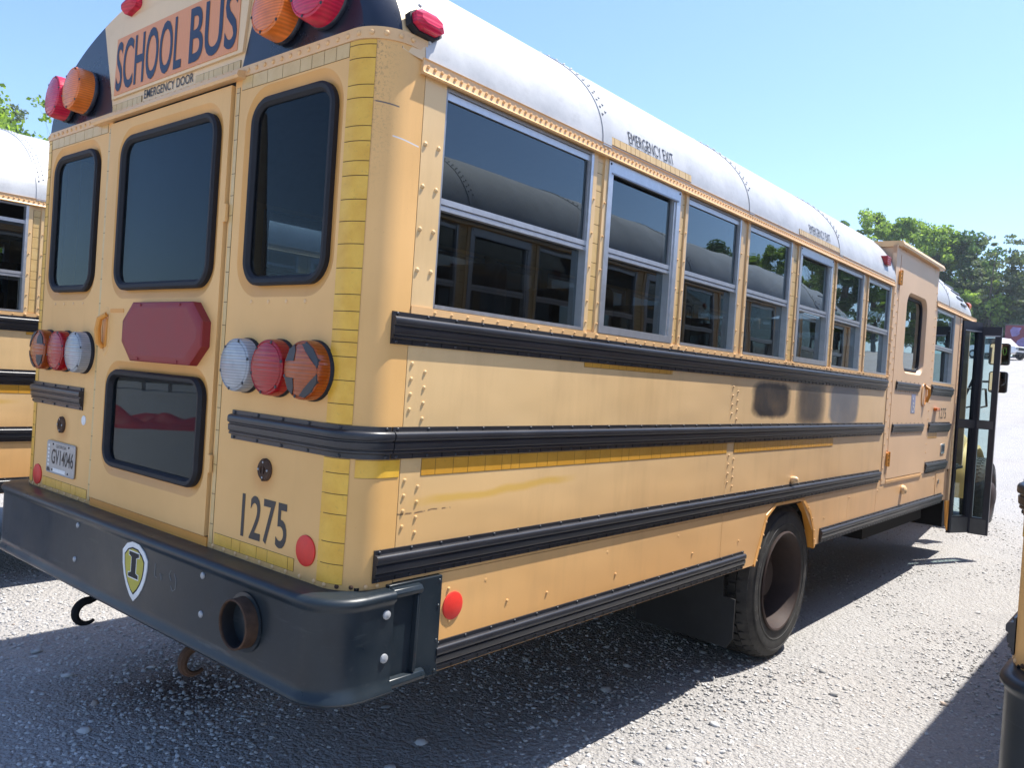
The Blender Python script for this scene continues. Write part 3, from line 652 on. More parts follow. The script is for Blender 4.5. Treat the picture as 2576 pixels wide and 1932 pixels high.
        # tape round the corner under the second rail
        P = corner_path(.172, None, 0, 12)[6:]
        for o, z0, z1, m in ((.001, 1.272, 1.3255, 'tape_gap'), (.002, 1.2733, 1.3243, 'tape')): t.loft([[(sx * (x + nx * o), y + ny * o, zz) for x, y, nx, ny in P] for zz in (z0, z1)], m, False)
        t.build('reflective_tape', root); t = MB()
        tape_strip(t, x_in + .040, 1.070, 2.487, 2.531, fr, 'tape_pale', True, (.05, .10), 13); t.build('reflective_tape', root); t = MB()
        tape_strip(t, x_in + .008, x_in + .030, .962, 2.50, fr, 'tape_pale', False, (.06, .12), 14); t.build('reflective_tape', root); t = MB()
        tape_strip(t, x_in + .040, .958, .963, 1.003, fr, 'tape', True, (.05, .11), 15)
        t.build('reflective_tape', root)
        # bottom reflector, side reflector, missing-light bracket
        r = MB(); r.lathe([(.046, 0), (.046, .004), (.042, .006), (.0001, .0065)], (sx * 1.014, -.0005, 1.038 if sx > 0 else 1.003), (0, -1, 0), 'red_reflector', 32); r.build('reflector', root)
        r = MB(); r.lathe([(.045, 0), (.045, .004), (.041, .006), (.0001, .0065)], (sx * (SX + .0005), .442, .842), (sx, 0, 0), 'red_reflector', 32); r.build('reflector', root)
        l = MB(); cx, cz = sx * .780, 1.249; l.lathe([(.036, 0), (.036, .005), (.031, .010), (.014, .012), (.012, .004), (.0001, .002)], (cx, 0, cz), (0, -1, 0), 'rust', 24)
        l.lathe([(.012, .0045), (.0001, .0045)], (cx, 0, cz), (0, -1, 0), 'black', 16)
        for a_ in (0, 90, 180, 270): l.dome((cx + .024 * math.cos(rad(a_)), -.011, cz + .024 * math.sin(rad(a_))), (0, -1, 0), .004, .003, 'bolt_steel', 6)
        l.box(cx - .004, cx + .004, -.012, -.006, cz - .035, cz + .035, 'rust'); l.build('light_mount', root, angle=25)
        # tail lamps
        LX = (.645, .825, 1.003) if sx > 0 else (.588, .772, .965)
        round_lamp(root, 'tail_lamp', (sx * LX[0], 0, 1.572), (0, -1, 0), .088, 'lens_clear', .05)
        round_lamp(root, 'tail_lamp', (sx * LX[1], 0, 1.572), (0, -1, 0), .089, 'lens_red', .05)
        round_lamp(root, 'tail_lamp', (sx * LX[2], 0, 1.572), (0, -1, 0), .090, 'lens_amber_dirty', .05, arrow=sx)
        # warning lamps in the cap
        round_lamp(root, 'warning_lamp', (.742 if sx > 0 else -.712, .0, 2.684), (0, -1, .06), .093, 'lens_amber_top', .072, back='cap_black')
        round_lamp(root, 'warning_lamp', (.950 if sx > 0 else -.918, .004, 2.686), (sx * .05, -1, .06), .093, 'lens_red_top', .072, back='cap_black')
        # marker lamp on the corner of the roof
        m = MB(); A = Vector((sx * 1.205, .155, 2.603)); n = Vector((sx * .97, 0, .24)).normalized(); uy = Vector((0, 1, 0)); uz = n.cross(uy).normalized() * (1 if n.cross(uy).z > 0 else -1)
        def Q(a_, b_, c_): return tuple(A + uy * a_ + uz * b_ + n * c_)
        def box6(s1, s2, c0, c1, mt): 
            l0 = [Q(-s1, -s2 * .5, c0), Q(-s1 * .55, -s2, c0), (Q(s1 * .55, -s2, c0)), Q(s1, -s2 * .5, c0), Q(s1, s2 * .5, c0), Q(s1 * .55, s2, c0), Q(-s1 * .55, s2, c0), Q(-s1, s2 * .5, c0)]
            l1 = [Q(-s1, -s2 * .5, c1), Q(-s1 * .55, -s2, c1), (Q(s1 * .55, -s2, c1)), Q(s1, -s2 * .5, c1), Q(s1, s2 * .5, c1), Q(s1 * .55, s2, c1), Q(-s1 * .55, s2, c1), Q(-s1, s2 * .5, c1)]
            return l0, l1
        l0, l1 = box6(.062, .036, -.01, .012, 0); m.loft([l0, l1], 'gasket', True, (True, True))
        l0, l1 = box6(.055, .030, .012, .030, 0); l2, _ = box6(.040, .016, .040, .04, 0); m.loft([l0, l1, l2], 'lens_red_top', True, (False, True))
        m.build('marker_lamp', root, angle=20)
    # ---- rear door ------------------------------------------------------------------
    d = MB(); fy = rear(1, -.010); w1 = (-.333, .388, 1.830, 2.442, .085); w2 = (-.331, .398, 1.130, 1.517, .075)
    d.plate([(-.448, .982), (.456, .982), (.456, 2.512), (-.448, 2.512)], [rrect(*w1[:4], w1[4], 8, .034), rrect(*w2[:4], w2[4], 8, .034)], fy, .03, 'rear_paint')
    for q_ in (w1, w2):
        d.ring([(rrect(*q_[:4], q_[4], 8, .034), 0), (rrect(*q_[:4], q_[4], 8, .026), .003), (rrect(*q_[:4], q_[4], 8, .006), .013), (rrect(*q_[:4], q_[4], 8, -.015), .014)], fy, 'bezel_paint')
    door = d.build('rear_door', root, bevel=0)
    for q_, nm in ((w1, 'upper_window'), (w2, 'lower_window')):
        wn = MB(); big = .004 if q_ is w2 else 0
        wn.ring([(rrect(*q_[:4], q_[4], 8, .0), .0135), (rrect(*q_[:4], q_[4], 8, .0), -.004), (rrect(*q_[:4], q_[4], 8, -.008), -.011 - big), (rrect(*q_[:4], q_[4], 8, -.020), -.009 - big), (rrect(*q_[:4], q_[4], 8, -.030), .002), (rrect(*q_[:4], q_[4], 8, -.030), .02)], fy, 'gasket')
        w_ = wn.build(nm, door); g = MB(); lo = rrect(*q_[:4], q_[4], 8, -.028)
        g.add([(a_, -.004, b_) for a_, b_ in lo], [tuple(range(len(lo)))], 'rear_glass'); g.build('pane', w_, recalc=False)
    h = MB()    # recessed unpainted handle
    h.lathe([(.062, 0.0), (.058, .003), (.050, .0015)], (-.385, -.010, 1.665), (0, -1, 0), 'rear_paint', 28)
    for v in range(len(h.v)): x, y, z = h.v[v]; h.v[v] = (-.385 + (x + .385) * .62, y, 1.665 + (z - 1.665) * 1.62)
    h.tube([(-.402, -.012, 1.60), (-.404, -.030, 1.62), (-.402, -.036, 1.67), (-.392, -.034, 1.715), (-.365, -.020, 1.732)], [.010, .012, .013, .012, .009], 'fresh_paint', 10)
    h.plate(rrect(-.40, -.372, 1.602, 1.72, .012, 4), [], rear(1, -.0125), .002, 'fresh_paint')
    h.plate(rrect(-.352, -.235, 1.741, 1.757, .005, 3), [], rear(1, -.0118), .0015, 'fresh_paint')
    h.build('handle', door)
    s = MB()   # maroon padded panel
    def octo(o): x0, x1, z0, z1, cx, cz = -.170 + o, .418 - o, 1.556 + o, 1.778 - o, .075, .068; return [(x0 + cx, z0), (x1 - cx, z0), (x1, z0 + cz), (x1, z1 - cz), (x1 - cx, z1), (x0 + cx, z1), (x0, z1 - cz), (x0, z0 + cz)]
    s.ring([(octo(0), 0), (octo(0), -.030), (octo(.004), -.034), (octo(.022), -.040), (octo(.026), -.040)], fy, 'red_pad'); s.plate(octo(.026), [], rear(1, -.050), .001, 'red_pad')
    for x, z in ((-.02, 1.767), (.27, 1.767), (-.02, 1.566), (.27, 1.566)): s.dome((x, -.048, z), (0, -1, 0), .006, .003, 'red_pad', 6)
    s.build('stop_panel', door, angle=25)
    j = MB()  # jambs, sill, ledge
    j.box(-.455, .466, .006, .03, .94, 2.53, 'black')
    for x0, x1 in ((-.4548, -.4515), (.4625, .4658)): pass
    j.plate([(-.452, .943), (.464, .943), (.464, .978), (-.452, .978)], [], rear(1, -.004), .01, 'fresh_paint')
    j.loft([[(x, y, z) for y, z in ((0.0, 2.552), (-.030, 2.544), (-.034, 2.530), (-.028, 2.522), (0, 2.524))] for x in (-.582, .525)], 'trim_paint', True, (True, True))
    j.build('rear_door_frame', root)
    hg = MB()
    for z in (1.2, 2.05): hg.box(.452, .472, -.014, -.004, z, z + .06, 'rear_paint')
    hg.build('hinge', door)
    # ---- rear cap with lettering ----------------------------------------------------
    def ell(a, b_, z0, n=48, y=0.0, p=2.0):
        out = []
        for k in range(n + 1):
            t_ = math.pi * k / n; out.append((a * math.copysign(abs(math.cos(t_)) ** (2 / p), math.cos(t_)), z0 + b_ * abs(math.sin(t_)) ** (2 / p)))
        return out
    cap = MB(); y0 = .0
    secs = [(.006, 1.118, .472, 2.548), (.018, 1.145, .500, 2.540), (.045, 1.177, .535, 2.530), (.085, 1.200, .566, 2.518)]
    def white(x, z): return abs(x - .005) < .483 + max(0, z - 2.57) * .33
    e0 = ell(*secs[0][1:])
    # face fill in strips, split by livery
    zb = 2.566
    top = [(x, z) for x, z in e0]
    def ztop(x): a, b_, z0 = secs[0][1:]; return z0 + b_ * math.sqrt(max(0, 1 - (x / a) ** 2))
    xr = []
    edge = lambda z, sg: .005 + sg * (.483 + (z - 2.57) * .33)
    # three face polygons
    zt = 2.93
    for _ in range(20): zt = ztop(edge(zt, 1))
    ztl = 2.93
    for _ in range(20): ztl = ztop(edge(ztl, -1))
    mid = [(edge(zb, -1), zb), (edge(zb, 1), zb), (edge(zt, 1), zt)] + [(x, z) for x, z in top if edge(ztl, -1) < x < edge(zt, 1)] + [(edge(ztl, -1), ztl)]
    rgt = [(edge(zb, 1), zb)] + [(1.118 * math.sqrt(max(0, 1 - ((zb - 2.548) / .472) ** 2)), zb)] + [(x, z) for x, z in top if x > edge(zt, 1) and z > zb] + [(edge(zt, 1), zt)]
    lft = [(edge(zb, -1), zb), (edge(ztl, -1), ztl)] + [(x, z) for x, z in top if x < edge(ztl, -1) and z > zb] + [(-1.118 * math.sqrt(max(0, 1 - ((zb - 2.548) / .472) ** 2)), zb)]
    fc = rear(1, .006)
    for poly, m in ((mid, 'cream_paint'), (rgt, 'cap_black'), (lft, 'cap_black')):
        tr = tessellate_polygon([[Vector((a_, b_, 0)) for a_, b_ in poly]]); cap.add([fc(a_, b_, 0) for a_, b_ in poly], [tuple(t_) for t_ in tr], m)
    els = [ell(*q_[1:]) for q_ in secs]; nE = len(els[0]); cut = [k for k in range(nE) if abs(els[0][k][0]) < .62]; k0, k1 = cut[0], cut[-1]
    for r0, r1, m in ((0, k0, 'cap_black'), (k0, k1, 'cream_paint'), (k1, nE - 1, 'cap_black')):
        cap.loft([[(x, q_[0], z) for x, z in el[r0:r1 + 1]] for q_, el in zip(secs, els)], m, False)
    # painted body-colour hoop between the cap and the roof
    hoops = [(.0855, 1.2005, .5665, 2.516), (.120, 1.207, .585, 2.508), (.165, 1.212, .598, 2.503)]
    cap.loft([[(x, y, z) for x, z in ell(a, b_, z0)] for y, a, b_, z0 in hoops], 'cream_paint', False)
    # raised frame round the sign
    O = [(-.475, 2.618), (.498, 2.618), (.535, 2.885), (.40, 2.925), (-.40, 2.925), (-.53, 2.885)]
    I = [(-.464, 2.626), (.484, 2.626), (.492, 2.865), (.38, 2.872), (-.38, 2.872), (-.478, 2.865)]
    for a_, b_, d0, d1 in ((O, I, -.001, -.010),): cap.loft([[(x, .006 + d0, z) for x, z in a_], [(x, .006 + d1, z) for x, z in a_], [(x, .006 + d1 - .002, z) for x, z in I]], 'cream_paint'); cap.plate(I, [], rear(1, -.006), .001, 'cream_paint')
    capo = cap.build('rear_cap', root, angle=50)
    sg = MB(); sg.plate([(-.448, 2.628), (.470, 2.628), (.478, 2.856), (-.440, 2.856)], [], rear(1, -.0085), .002, 'sign_orange'); so_ = sg.build('sign_board', capo)
    tx = MB(); fT = lambda u, v, d: (-.432 + u, -.0100 - d, 2.640 + v); 
    def F1(x0, z0): return lambda u, v, d: (x0 + u, -.0100 - d, z0 + v)
    text_mesh(tx, 'SCHOOL', .530, .200, F1(-.436, 2.640), 'decal_navy', weight=.012, shear=.0, space=1.0); text_mesh(tx, 'BUS', .315, .203, F1(.150, 2.640), 'decal_navy', weight=.012, space=1.0)
    tx.build('sign_lettering', capo, recalc=False, smooth=False)
    tx = MB(); text_mesh(tx, 'EMERGENCY DOOR', .375, .034, lambda u, v, d: (-.207 + u, .0035, 2.580 + v), 'decal_black', weight=.004); tx.build('emergency_door_lettering', capo, recalc=False, smooth=False)
    tp = MB(); tape_strip(tp, -.478, -.225, 2.569, 2.597, rear(1, .004), 'tape_pale', True, (.03, .06), 21); tp.build('reflective_tape', capo); tp = MB(); tape_strip(tp, .185, .480, 2.569, 2.597, rear(1, .004), 'tape_pale', True, (.03, .06), 22); tp.build('reflective_tape', capo)
    bd = MB(); bd.plate([(-.455, 2.5535), (.466, 2.5535), (.466, 2.5665), (-.455, 2.5665)], [], rear(1, -.0035), .01, 'trim_paint')
    for k in range(19): bd.dome((-.43 + .048 * k, -.0035, 2.560), (0, -1, 0), .0055, .004, 'trim_paint', 6)
    bd.build('riveted_band', root)
    for x, mt in ((-.33, 'lens_red_top'), (0.0, 'lens_red_top'), (.33, 'lens_red_top')):
        m = MB(); zc = ztop(x) - .028; tl = -math.degrees(math.atan2(x, 1.5)); loops = []
        for o, y in ((0, .006), (0, -.018), (.012, -.034), (.028, -.040)):
            loops.append([(x + (a_ - x), y, b_) for a_, b_ in [(x + (p_ - 0) * math.cos(rad(tl)) - q_ * math.sin(rad(tl)), zc + p_ * math.sin(rad(tl)) + q_ * math.cos(rad(tl))) for p_, q_ in rrect(-.055, .055, -.026, .026, .022, 6, -o)]])
        m.loft(loops, mt, True, (False, True)); m.build('clearance_lamp', root)
    # numbers, plate
    tx = MB(); text_mesh(tx, '1275', .250, .142, lambda u, v, d: (.662 + u, -.0012, 1.018 + v), 'decal_black', weight=.012, space=1.05); tx.build('fleet_number', root, recalc=False, smooth=False)
    pl = MB(); pl.plate(rrect(-.905, -.610, 1.030, 1.172, .012, 4), [], rear(1, -.008), .003, 'plate_metal'); pl.ring([(rrect(-.905, -.610, 1.030, 1.172, .012, 4), 0), (rrect(-.905, -.610, 1.030, 1.172, .012, 4, -.003), -.002), (rrect(-.905, -.610, 1.030, 1.172, .012, 4, -.006), 0)], rear(1, -.008), 'plate_metal')
    for x in (-.84, -.675):
        for z in (1.045, 1.158): pl.dome((x, -.008, z), (0, -1, 0), .005, .003, 'black', 6)
    lp = pl.build('licence_plate', root); tx = MB()
    text_mesh(tx, 'GV14046', .228, .066, lambda u, v, d: (-.852 + u, -.0088, 1.072 + v), 'decal_black', weight=.012)
    text_mesh(tx, 'GEORGIA', .11, .014, lambda u, v, d: (-.81 + u, -.0088, 1.145 + v), 'grey_panel')
    tx.plate([(-.83, 1.038), (-.70, 1.038), (-.70, 1.054), (-.83, 1.054)], [], rear(1, -.0088), .0004, 'decal_white')
    for k, z in enumerate((1.145, 1.128, 1.111, 1.094, 1.077, 1.060)): tx.plate([(-.892, z), (-.876, z), (-.876, z + .010), (-.892, z + .010)], [], rear(1, -.0088), .0004, 'decal_white')
    tx.plate([(-.898, 1.036), (-.862, 1.036), (-.870, 1.052), (-.898, 1.052)], [], rear(1, -.0088), .0004, 'decal_black'); tx.build('plate_lettering', lp, recalc=False, smooth=False)
    pg = MB(); pg.lathe([(.020, 0), (.020, .003), (.0001, .004)], (-.562, 0, 1.287), (0, -1, 0), 'decal_white', 18); pg.build('plug', root)
    # ---- bumper ---------------------------------------------------------------------
    bm_ = MB(); rb = .13; bx, by = 1.252, -.092
    pr = [(-.11, .652), (-.012, .644), (.006, .647), (.013, .656), (.010, .668), (.001, .678), (0, .70), (0, .905), (.002, .912), (.010, .920), (.013, .932), (.007, .943), (-.010, .948), (-.125, .946)]
    half = [(0.0, by, 0, -1)] + [(bx - rb, by, 0, -1)] + [(bx - rb + rb * math.cos(rad(a_)), by + rb + rb * math.sin(rad(a_)), math.cos(rad(a_)), math.sin(rad(a_))) for a_ in range(-75, 1, 15)] + [(bx, .146, 1, 0)]
    path = [(-x, y, -nx, ny) for x, y, nx, ny in half[::-1]] + half[1:]
    path = [p_ for i, p_ in enumerate(path)]
    loops = [[(x + nx * d_, y + ny * d_, z) for d_, z in pr] for x, y, nx, ny in path]; bm_.loft(loops, 'bumper_black', False)
    bmp = bm_.build('rear_bumper', root, angle=50)
    for x, z in ((-.334, .892), (-.334 - .012, .755), (.610, .892), (.612, .768)): bt = MB(); bt.dome((x, by, z), (0, -1, 0), .0115, .007, 'bolt_steel', 12); bt.build('bolt', bmp)
    for sx in (1, -1):
        for z in (.882, .755): bt = MB(); bt.dome((sx * bx, .118, z), (sx, 0, 0), .014, .008, 'bolt_steel', 12); bt.build('bolt', bmp)
    for sx in (1, -1):
        ep = MB(); X0 = 1.222
        ep.box(sx * (SX - .01), sx * X0, .150, .372, .640, .955, 'bumper_black')
        ep.loft([[(sx * (X0 + d_), y, z) for d_, z in ((0, .655), (.02, .650), (.024, .662), (.016, .675), (0, .680))] for y in (.155, .300)], 'bumper_black', True, (True, True))
        ep.loft([[(sx * (X0 + d_), y, z) for d_, z in ((0, .915), (.02, .920), (.024, .932), (.016, .944), (0, .948))] for y in (.155, .270)], 'bumper_black', True, (True, True))
        ep.loft([[(sx * (X0 + d_), y + o, z) for d_, o in ((0, 0), (.018, .004), (.018, .014), (0, .020))] for y, z in ((.245, .68), (.250, .915))], 'bumper_black', True, (True, True))
        ep.box(sx * X0, sx * (X0 + .014), .150, .158, .68, .92, 'bumper_black')
        for z in (.94, .86, .75, .655): ep.dome((sx * X0, .360, z), (sx, 0, 0), .006, .004, 'bumper_black', 7)
        ep.build('bumper_end_plate', root, bevel=.002)
    em = MB()    # shield badge with the letter I
    def shield(s, cx=.150, cz=.905):
        pts = [(-.092, -.032), (-.060, -.004), (-.02, .008), (.03, .006), (.070, -.014), (.096, -.040)]
        rgt_ = [(.094, -.075), (.085, -.110), (.066, -.145), (.040, -.175), (.008, -.200)]; lf = [(-.020, -.185), (-.050, -.155), (-.072, -.120), (-.086, -.080)]
        P = pts + rgt_ + lf; mx, mz = 0, -.085
        return [(cx + mx + (x - mx) * s, cz + mz + (z - mz) * s) for x, z in P]
    em.plate(shield(1.0), [], rear(1, by - .003), .003, 'decal_white'); em.plate(shield(.80), [], rear(1, by - .0036), .0005, 'gasket'); em.plate(shield(.74), [], rear(1, by - .0042), .0005, 'decal_yellow')
    def poly(pts, m, dy): em.plate(pts, [], rear(1, by - dy), .0005, m)
    def I_(o, m, dy): poly([(.115 - o, .878 + o), (.187 + o, .878 + o), (.187 + o, .866 - o), (.168 + o, .860), (.168 + o, .806), (.187 + o, .800 + o), (.187 + o, .788 - o), (.115 - o, .788 - o), (.115 - o, .800 + o), (.134 - o, .806), (.134 - o, .860), (.115 - o, .866 - o)], m, dy)
    I_(.004, 'decal_white', .0048); I_(0, 'gasket', .0054); em.build('shield_badge', bmp, smooth=False, recalc=False)
    sc = MB(); tube = lambda pts: sc.tube([(x_, by - .0005, z_) for x_, z_ in pts], .0012, 'chalk_faint', 4)
    tube([(.300, .868), (.298, .825), (.315, .822)]); tube([(.335, .842), (.345, .820), (.352, .840)]); tube([(.410, .868), (.398, .850), (.412, .832)]); tube([(.43, .86), (.445, .84), (.442, .81), (.425, .80), (.41, .815)]); sc.build('chalk_scrawl', bmp)
    ex = MB(); ex.lathe([(.068, .60), (.068, -.012)], (.865, by - .026, .806), (0, 1, 0), 'black', 40); ex.lathe([(.068, -.012), (.068, -.018), (.071, -.021), (.075, -.018), (.075, .20)], (.865, by - .026, .806), (0, 1, 0), 'rust', 40); ex.lathe([(.0679, .59), (.0001, .59)], (.865, by - .026, .806), (0, 1, 0), 'black', 30)  # bore painted black in place of its unlit inside
    ex.lathe([(.085, 0), (.089, .003), (.077, .004)], (.865, by - .002, .806), (0, -1, 0), 'bumper_black', 40); ex.build('exhaust_pipe', root)
    for x, zc, m_ in ((-.43, .508, 'underbody'), (.43, .548, 'rust')):  # left hook black: its silhouette against lit ground put into the colour
        hk = MB(); P = [(x, .09, zc + .125), (x, .055, zc + .085), (x, .035, zc + .055)] + [(x, .003 + .047 * math.cos(rad(a_)), zc + .047 * math.sin(rad(a_))) for a_ in range(85, 312, 14)]
        rr = [.014] * 3 + [.0175 - .011 * max(0, (k - 6) / 10) for k in range(len(P) - 3)]; hk.tube(P, rr, m_, 8); hk.box(x - .03, x + .03, .07, .20, zc + .11, .66, 'underbody'); hk.build('tow_hook', root)
    # ---- roof -----------------------------------------------------------------------
    rf = MB()
    S_ = [(.166, 1.2125, .600, 2.502), (.30, 1.214, .602, 2.502), (5.25, 1.214, .602, 2.502), (6.5, 1.214, .602, 2.502), (7.30, 1.214, .598, 2.502), (7.62, 1.210, .572, 2.502), (7.88, 1.205, .525, 2.502), (8.06, 1.195, .465, 2.502), (8.18, 1.17, .38, 2.502), (8.25, 1.13, .26, 2.500), (8.275, 1.05, .10, 2.498)]
    seams = [1.102, 2.450, 3.843, 6.95]
    fullS = []
    for y, a, b_, z0 in S_:
        if y == 5.25: fullS += [(5.158, a, b_, z0), (5.160, a, b_, z0)]
        elif y == 6.5: fullS += [(6.494, a, b_, z0), (6.496, a, b_, z0)]
        else: fullS.append((y, a, b_, z0))
    rf.loft([[(min(x, 1.17) if 5.159 < y < 6.495 else x, y, z) for x, z in ell(a, b_, z0, 56)] for y, a, b_, z0 in fullS], 'roof_white', False)
    for ys in seams:
        rf.loft([[(x, y, z) for x, z in ell(1.214 + o, .602 + o, 2.502, 56)] for y, o in ((ys, 0), (ys + .001, .004), (ys + .060, .004), (ys + .061, 0))], 'roof_white', False)
        for dy, ph in ((.018, 0), (.045, .5)):
            for k in range(4, 56):
                a_ = math.pi * (k + ph) / 60; x, z = 1.218 * math.cos(a_), 2.502 + .606 * math.sin(a_); n_ = Vector((math.cos(a_) / 1.218, 0, math.sin(a_) / .606)).normalized()
                rf.dome((x, ys + dy, z), n_, .006, .005, 'roof_white', 6)
    for k in range(2, 58):
        a_ = math.pi * k / 60; x, z = 1.2135 * math.cos(a_), 2.502 + .601 * math.sin(a_); n_ = Vector((math.cos(a_), 0, 2 * math.sin(a_))).normalized(); rf.dome((x, .182, z), n_, .007, .005, 'roof_white', 6)
    for sx in (1, -1):
        for k in range(4):   # front louvres
            a_ = rad(8 + 5.5 * k); x, z = 1.209 * math.cos(a_), 2.502 + .585 * math.sin(a_); ya, yb = 7.50 - .10 * k, 7.74 - .05 * k
            n_ = Vector((math.cos(a_), 0, 1.9 * math.sin(a_))).normalized(); t_ = Vector((-n_.z, 0, n_.x))
            rf.hexa([(sx * (x + n_.x * i + t_.x * l), y, z + n_.z * i + t_.z * l) for i in (-.02, .012) for y in (ya, yb) for l in (0, .016)], 'grey_panel')
    rf.build('roof', root, angle=50)
    for ys, ln in ((1.120, .70), (3.142, .70)):
        tp = MB(); z0 = 2.517
        def fr_(u, v, d): a_ = math.asin(min(.99, (v - 2.502) / .602)); return ((1.214 - d + .001) * math.cos(a_), u, v)
        tape_strip(tp, ys, ys + ln, z0, 2.549, fr_, 'tape_pale', True, (.03, .055), 31); text_mesh(tp, 'EMERGENCY EXIT', .37, .052, lambda u, v, d: fr_(ys + .175 + u, 2.557 + v, -.0015), 'decal_black', weight=-.004); tp.build('emergency_exit_lettering', root, recalc=False, smooth=False)
    m = MB(); c0 = (1.165, 4.87, 2.628); m.box(c0[0] - .03, c0[0] + .03, c0[1] - .01, c0[1] + .11, c0[2] - .045, c0[2] - .03, 'aluminium_dull'); m.box(c0[0] - .02, c0[0] + .055, c0[1], c0[1] + .10, c0[2] - .03, c0[2] + .035, 'lens_red'); m.box(c0[0] - .03, c0[0] + .01, c0[1] + .02, c0[1] + .06, c0[2] - .14, c0[2] - .04, 'roof_white'); m.build('roof_side_lamp', root, bevel=.004)
    # ---- wheelchair lift bay --------------------------------------------------------
    L = MB(); X1 = SX + .006; fnL = side(1, X1)
    L.box(.75, SX - .02, 5.20, 6.50, 2.47, 2.79, 'lift_paint')
    L.plate([(5.150, .945), (5.268, .945), (5.268, 2.79), (5.150, 2.79)], [], side(1, SX + .004), .03, 'lift_paint')
    L.plate([(6.362, .968), (6.502, .968), (6.502, 2.79), (6.362, 2.79)], [], side(1, SX + .004), .03, 'lift_paint')
    L.plate([(5.15, 2.73), (6.502, 2.73), (6.502, 2.79), (5.15, 2.79)], [], side(1, SX + .003), .03, 'lift_paint')
    L.loft([[(x, y, z) for x, z in ((.72, 2.79), (SX + .040, 2.782), (SX + .044, 2.800), (SX + .030, 2.826), (.72, 2.836))] for y in (5.18, 6.54)], 'trim_paint', True, (True, True))
    L.box(SX - .012, SX + .008, 5.268, 6.362, .945, .973, 'trim_paint')
    rivets(L, [(SX + .008, 5.29 + .036 * k, .960) for k in range(30)], (1, 0, 0), .006, .005, 'trim_paint', 6)
    rivets(L, [(SX + .004, 5.172 + .07 * (k % 2), .98 + .045 * k) for k in range(34)], (1, 0, 0), .0065, .006, 'trim_paint', 6)
    rivets(L, [(SX + .004, 6.47, 1.0 + .075 * k) for k in range(22)], (1, 0, 0), .0065, .006, 'trim_paint', 6)
    rivets(L, [(SX + .004, 5.19 + .10 * k, 2.775) for k in range(3)], (1, 0, 0), .007, .005, 'trim_paint', 6)
    L.build('lift_bay', root)
    D = MB(); hole = rrect(5.535, 6.150, 1.845, 2.455, .10, 6)
    D.plate([(5.276, .980), (6.354, .980), (6.354, 2.735), (5.276, 2.735)], [rrect(5.535, 6.150, 1.845, 2.455, .10, 6, .022)], fnL, .035, 'lift_paint')
    D.ring([(rrect(5.535, 6.150, 1.845, 2.455, .10, 6, .022), 0), (rrect(5.535, 6.150, 1.845, 2.455, .10, 6, .008), .018), (hole, .045)], fnL, 'lift_paint'); ld = D.build('lift_door', root)
    wn = MB(); wn.ring([(rrect(5.535, 6.150, 1.845, 2.455, .10, 6, .0), .040), (rrect(5.535, 6.150, 1.845, 2.455, .10, 6, -.006), .030), (rrect(5.535, 6.150, 1.845, 2.455, .10, 6, -.022), .036), (rrect(5.535, 6.150, 1.845, 2.455, .10, 6, -.022), .05)], fnL, 'gasket'); w_ = wn.build('door_window', ld)
    g = MB(); lo = rrect(5.535, 6.150, 1.845, 2.455, .10, 6, -.02); g.add([(X1 - .044, a_, b_) for a_, b_ in lo], [tuple(range(len(lo)))], 'window_glass'); g.build('pane', w_, recalc=False)
    h = MB(); fo = lambda u, v, d: (X1 - d, u, v); hl = rrect(6.175, 6.325, 1.565, 1.755, .07, 6)
    h.ring([(rrect(6.175, 6.325, 1.565, 1.755, .07, 6, .006), 0), (rrect(6.175, 6.325, 1.565, 1.755, .07, 6, .003), -.006), (hl, -.002), (rrect(6.175, 6.325, 1.565, 1.755, .07, 6, -.02), .010)], fo, 'fresh_paint'); h.plate(rrect(6.175, 6.325, 1.565, 1.755, .07, 6, -.02), [], side(1, X1 - .010), .001, 'fresh_paint')
    h.tube([(X1, 6.30, 1.735), (X1 + .03, 6.30, 1.715), (X1 + .034, 6.30, 1.66), (X1 + .015, 6.295, 1.60)], .014, 'fresh_paint', 8); h.build('door_handle', ld)
    for z, m_ in ((1.085, 'fresh_paint'), (2.50, 'fresh_paint')):
        h = MB(); h.box(X1 - .002, X1 + .014, 5.235, 5.290, z, z + .10, m_); h.tube([(X1 + .012, 5.272, z - .005), (X1 + .012, 5.272, z + .11)], .009, m_, 8)
        for dz in (.02, .05, .08): h.dome((X1 + .014, 5.25, z + dz), (1, 0, 0), .006, .003, 'black', 6)
        h.build('hinge', ld)
    k = MB(); k.plate([(5.855, 1.50), (5.985, 1.50), (5.985, 1.66), (5.855, 1.66)], [], side(1, X1 + .0015), .001, 'decal_blue')
    ctr = (5.91, 1.545); ringp = lambda r: [(ctr[0] + r * math.cos(rad(a_)), ctr[1] + r * math.sin(rad(a_))) for a_ in range(150, 395, 20)]
    k.loft([[side(1, X1 + .003)(a_, b_, 0) for a_, b_ in ringp(r)] for r in (.030, .040)], 'decal_white', False)
    for pl_ in ([(5.900, 1.60), (5.912, 1.60), (5.918, 1.555), (5.906, 1.555)], [(5.906, 1.580), (5.945, 1.576), (5.945, 1.586), (5.906, 1.590)], [(5.91, 1.560), (5.955, 1.556), (5.975, 1.52), (5.965, 1.518), (5.948, 1.546), (5.91, 1.548)]): k.plate(pl_, [], side(1, X1 + .003), .0005, 'decal_white', False)
    k.plate(circle(5.905, 1.622, .012, 12), [], side(1, X1 + .003), .0005, 'decal_white', False); k.build('wheelchair_sticker', ld, smooth=False)
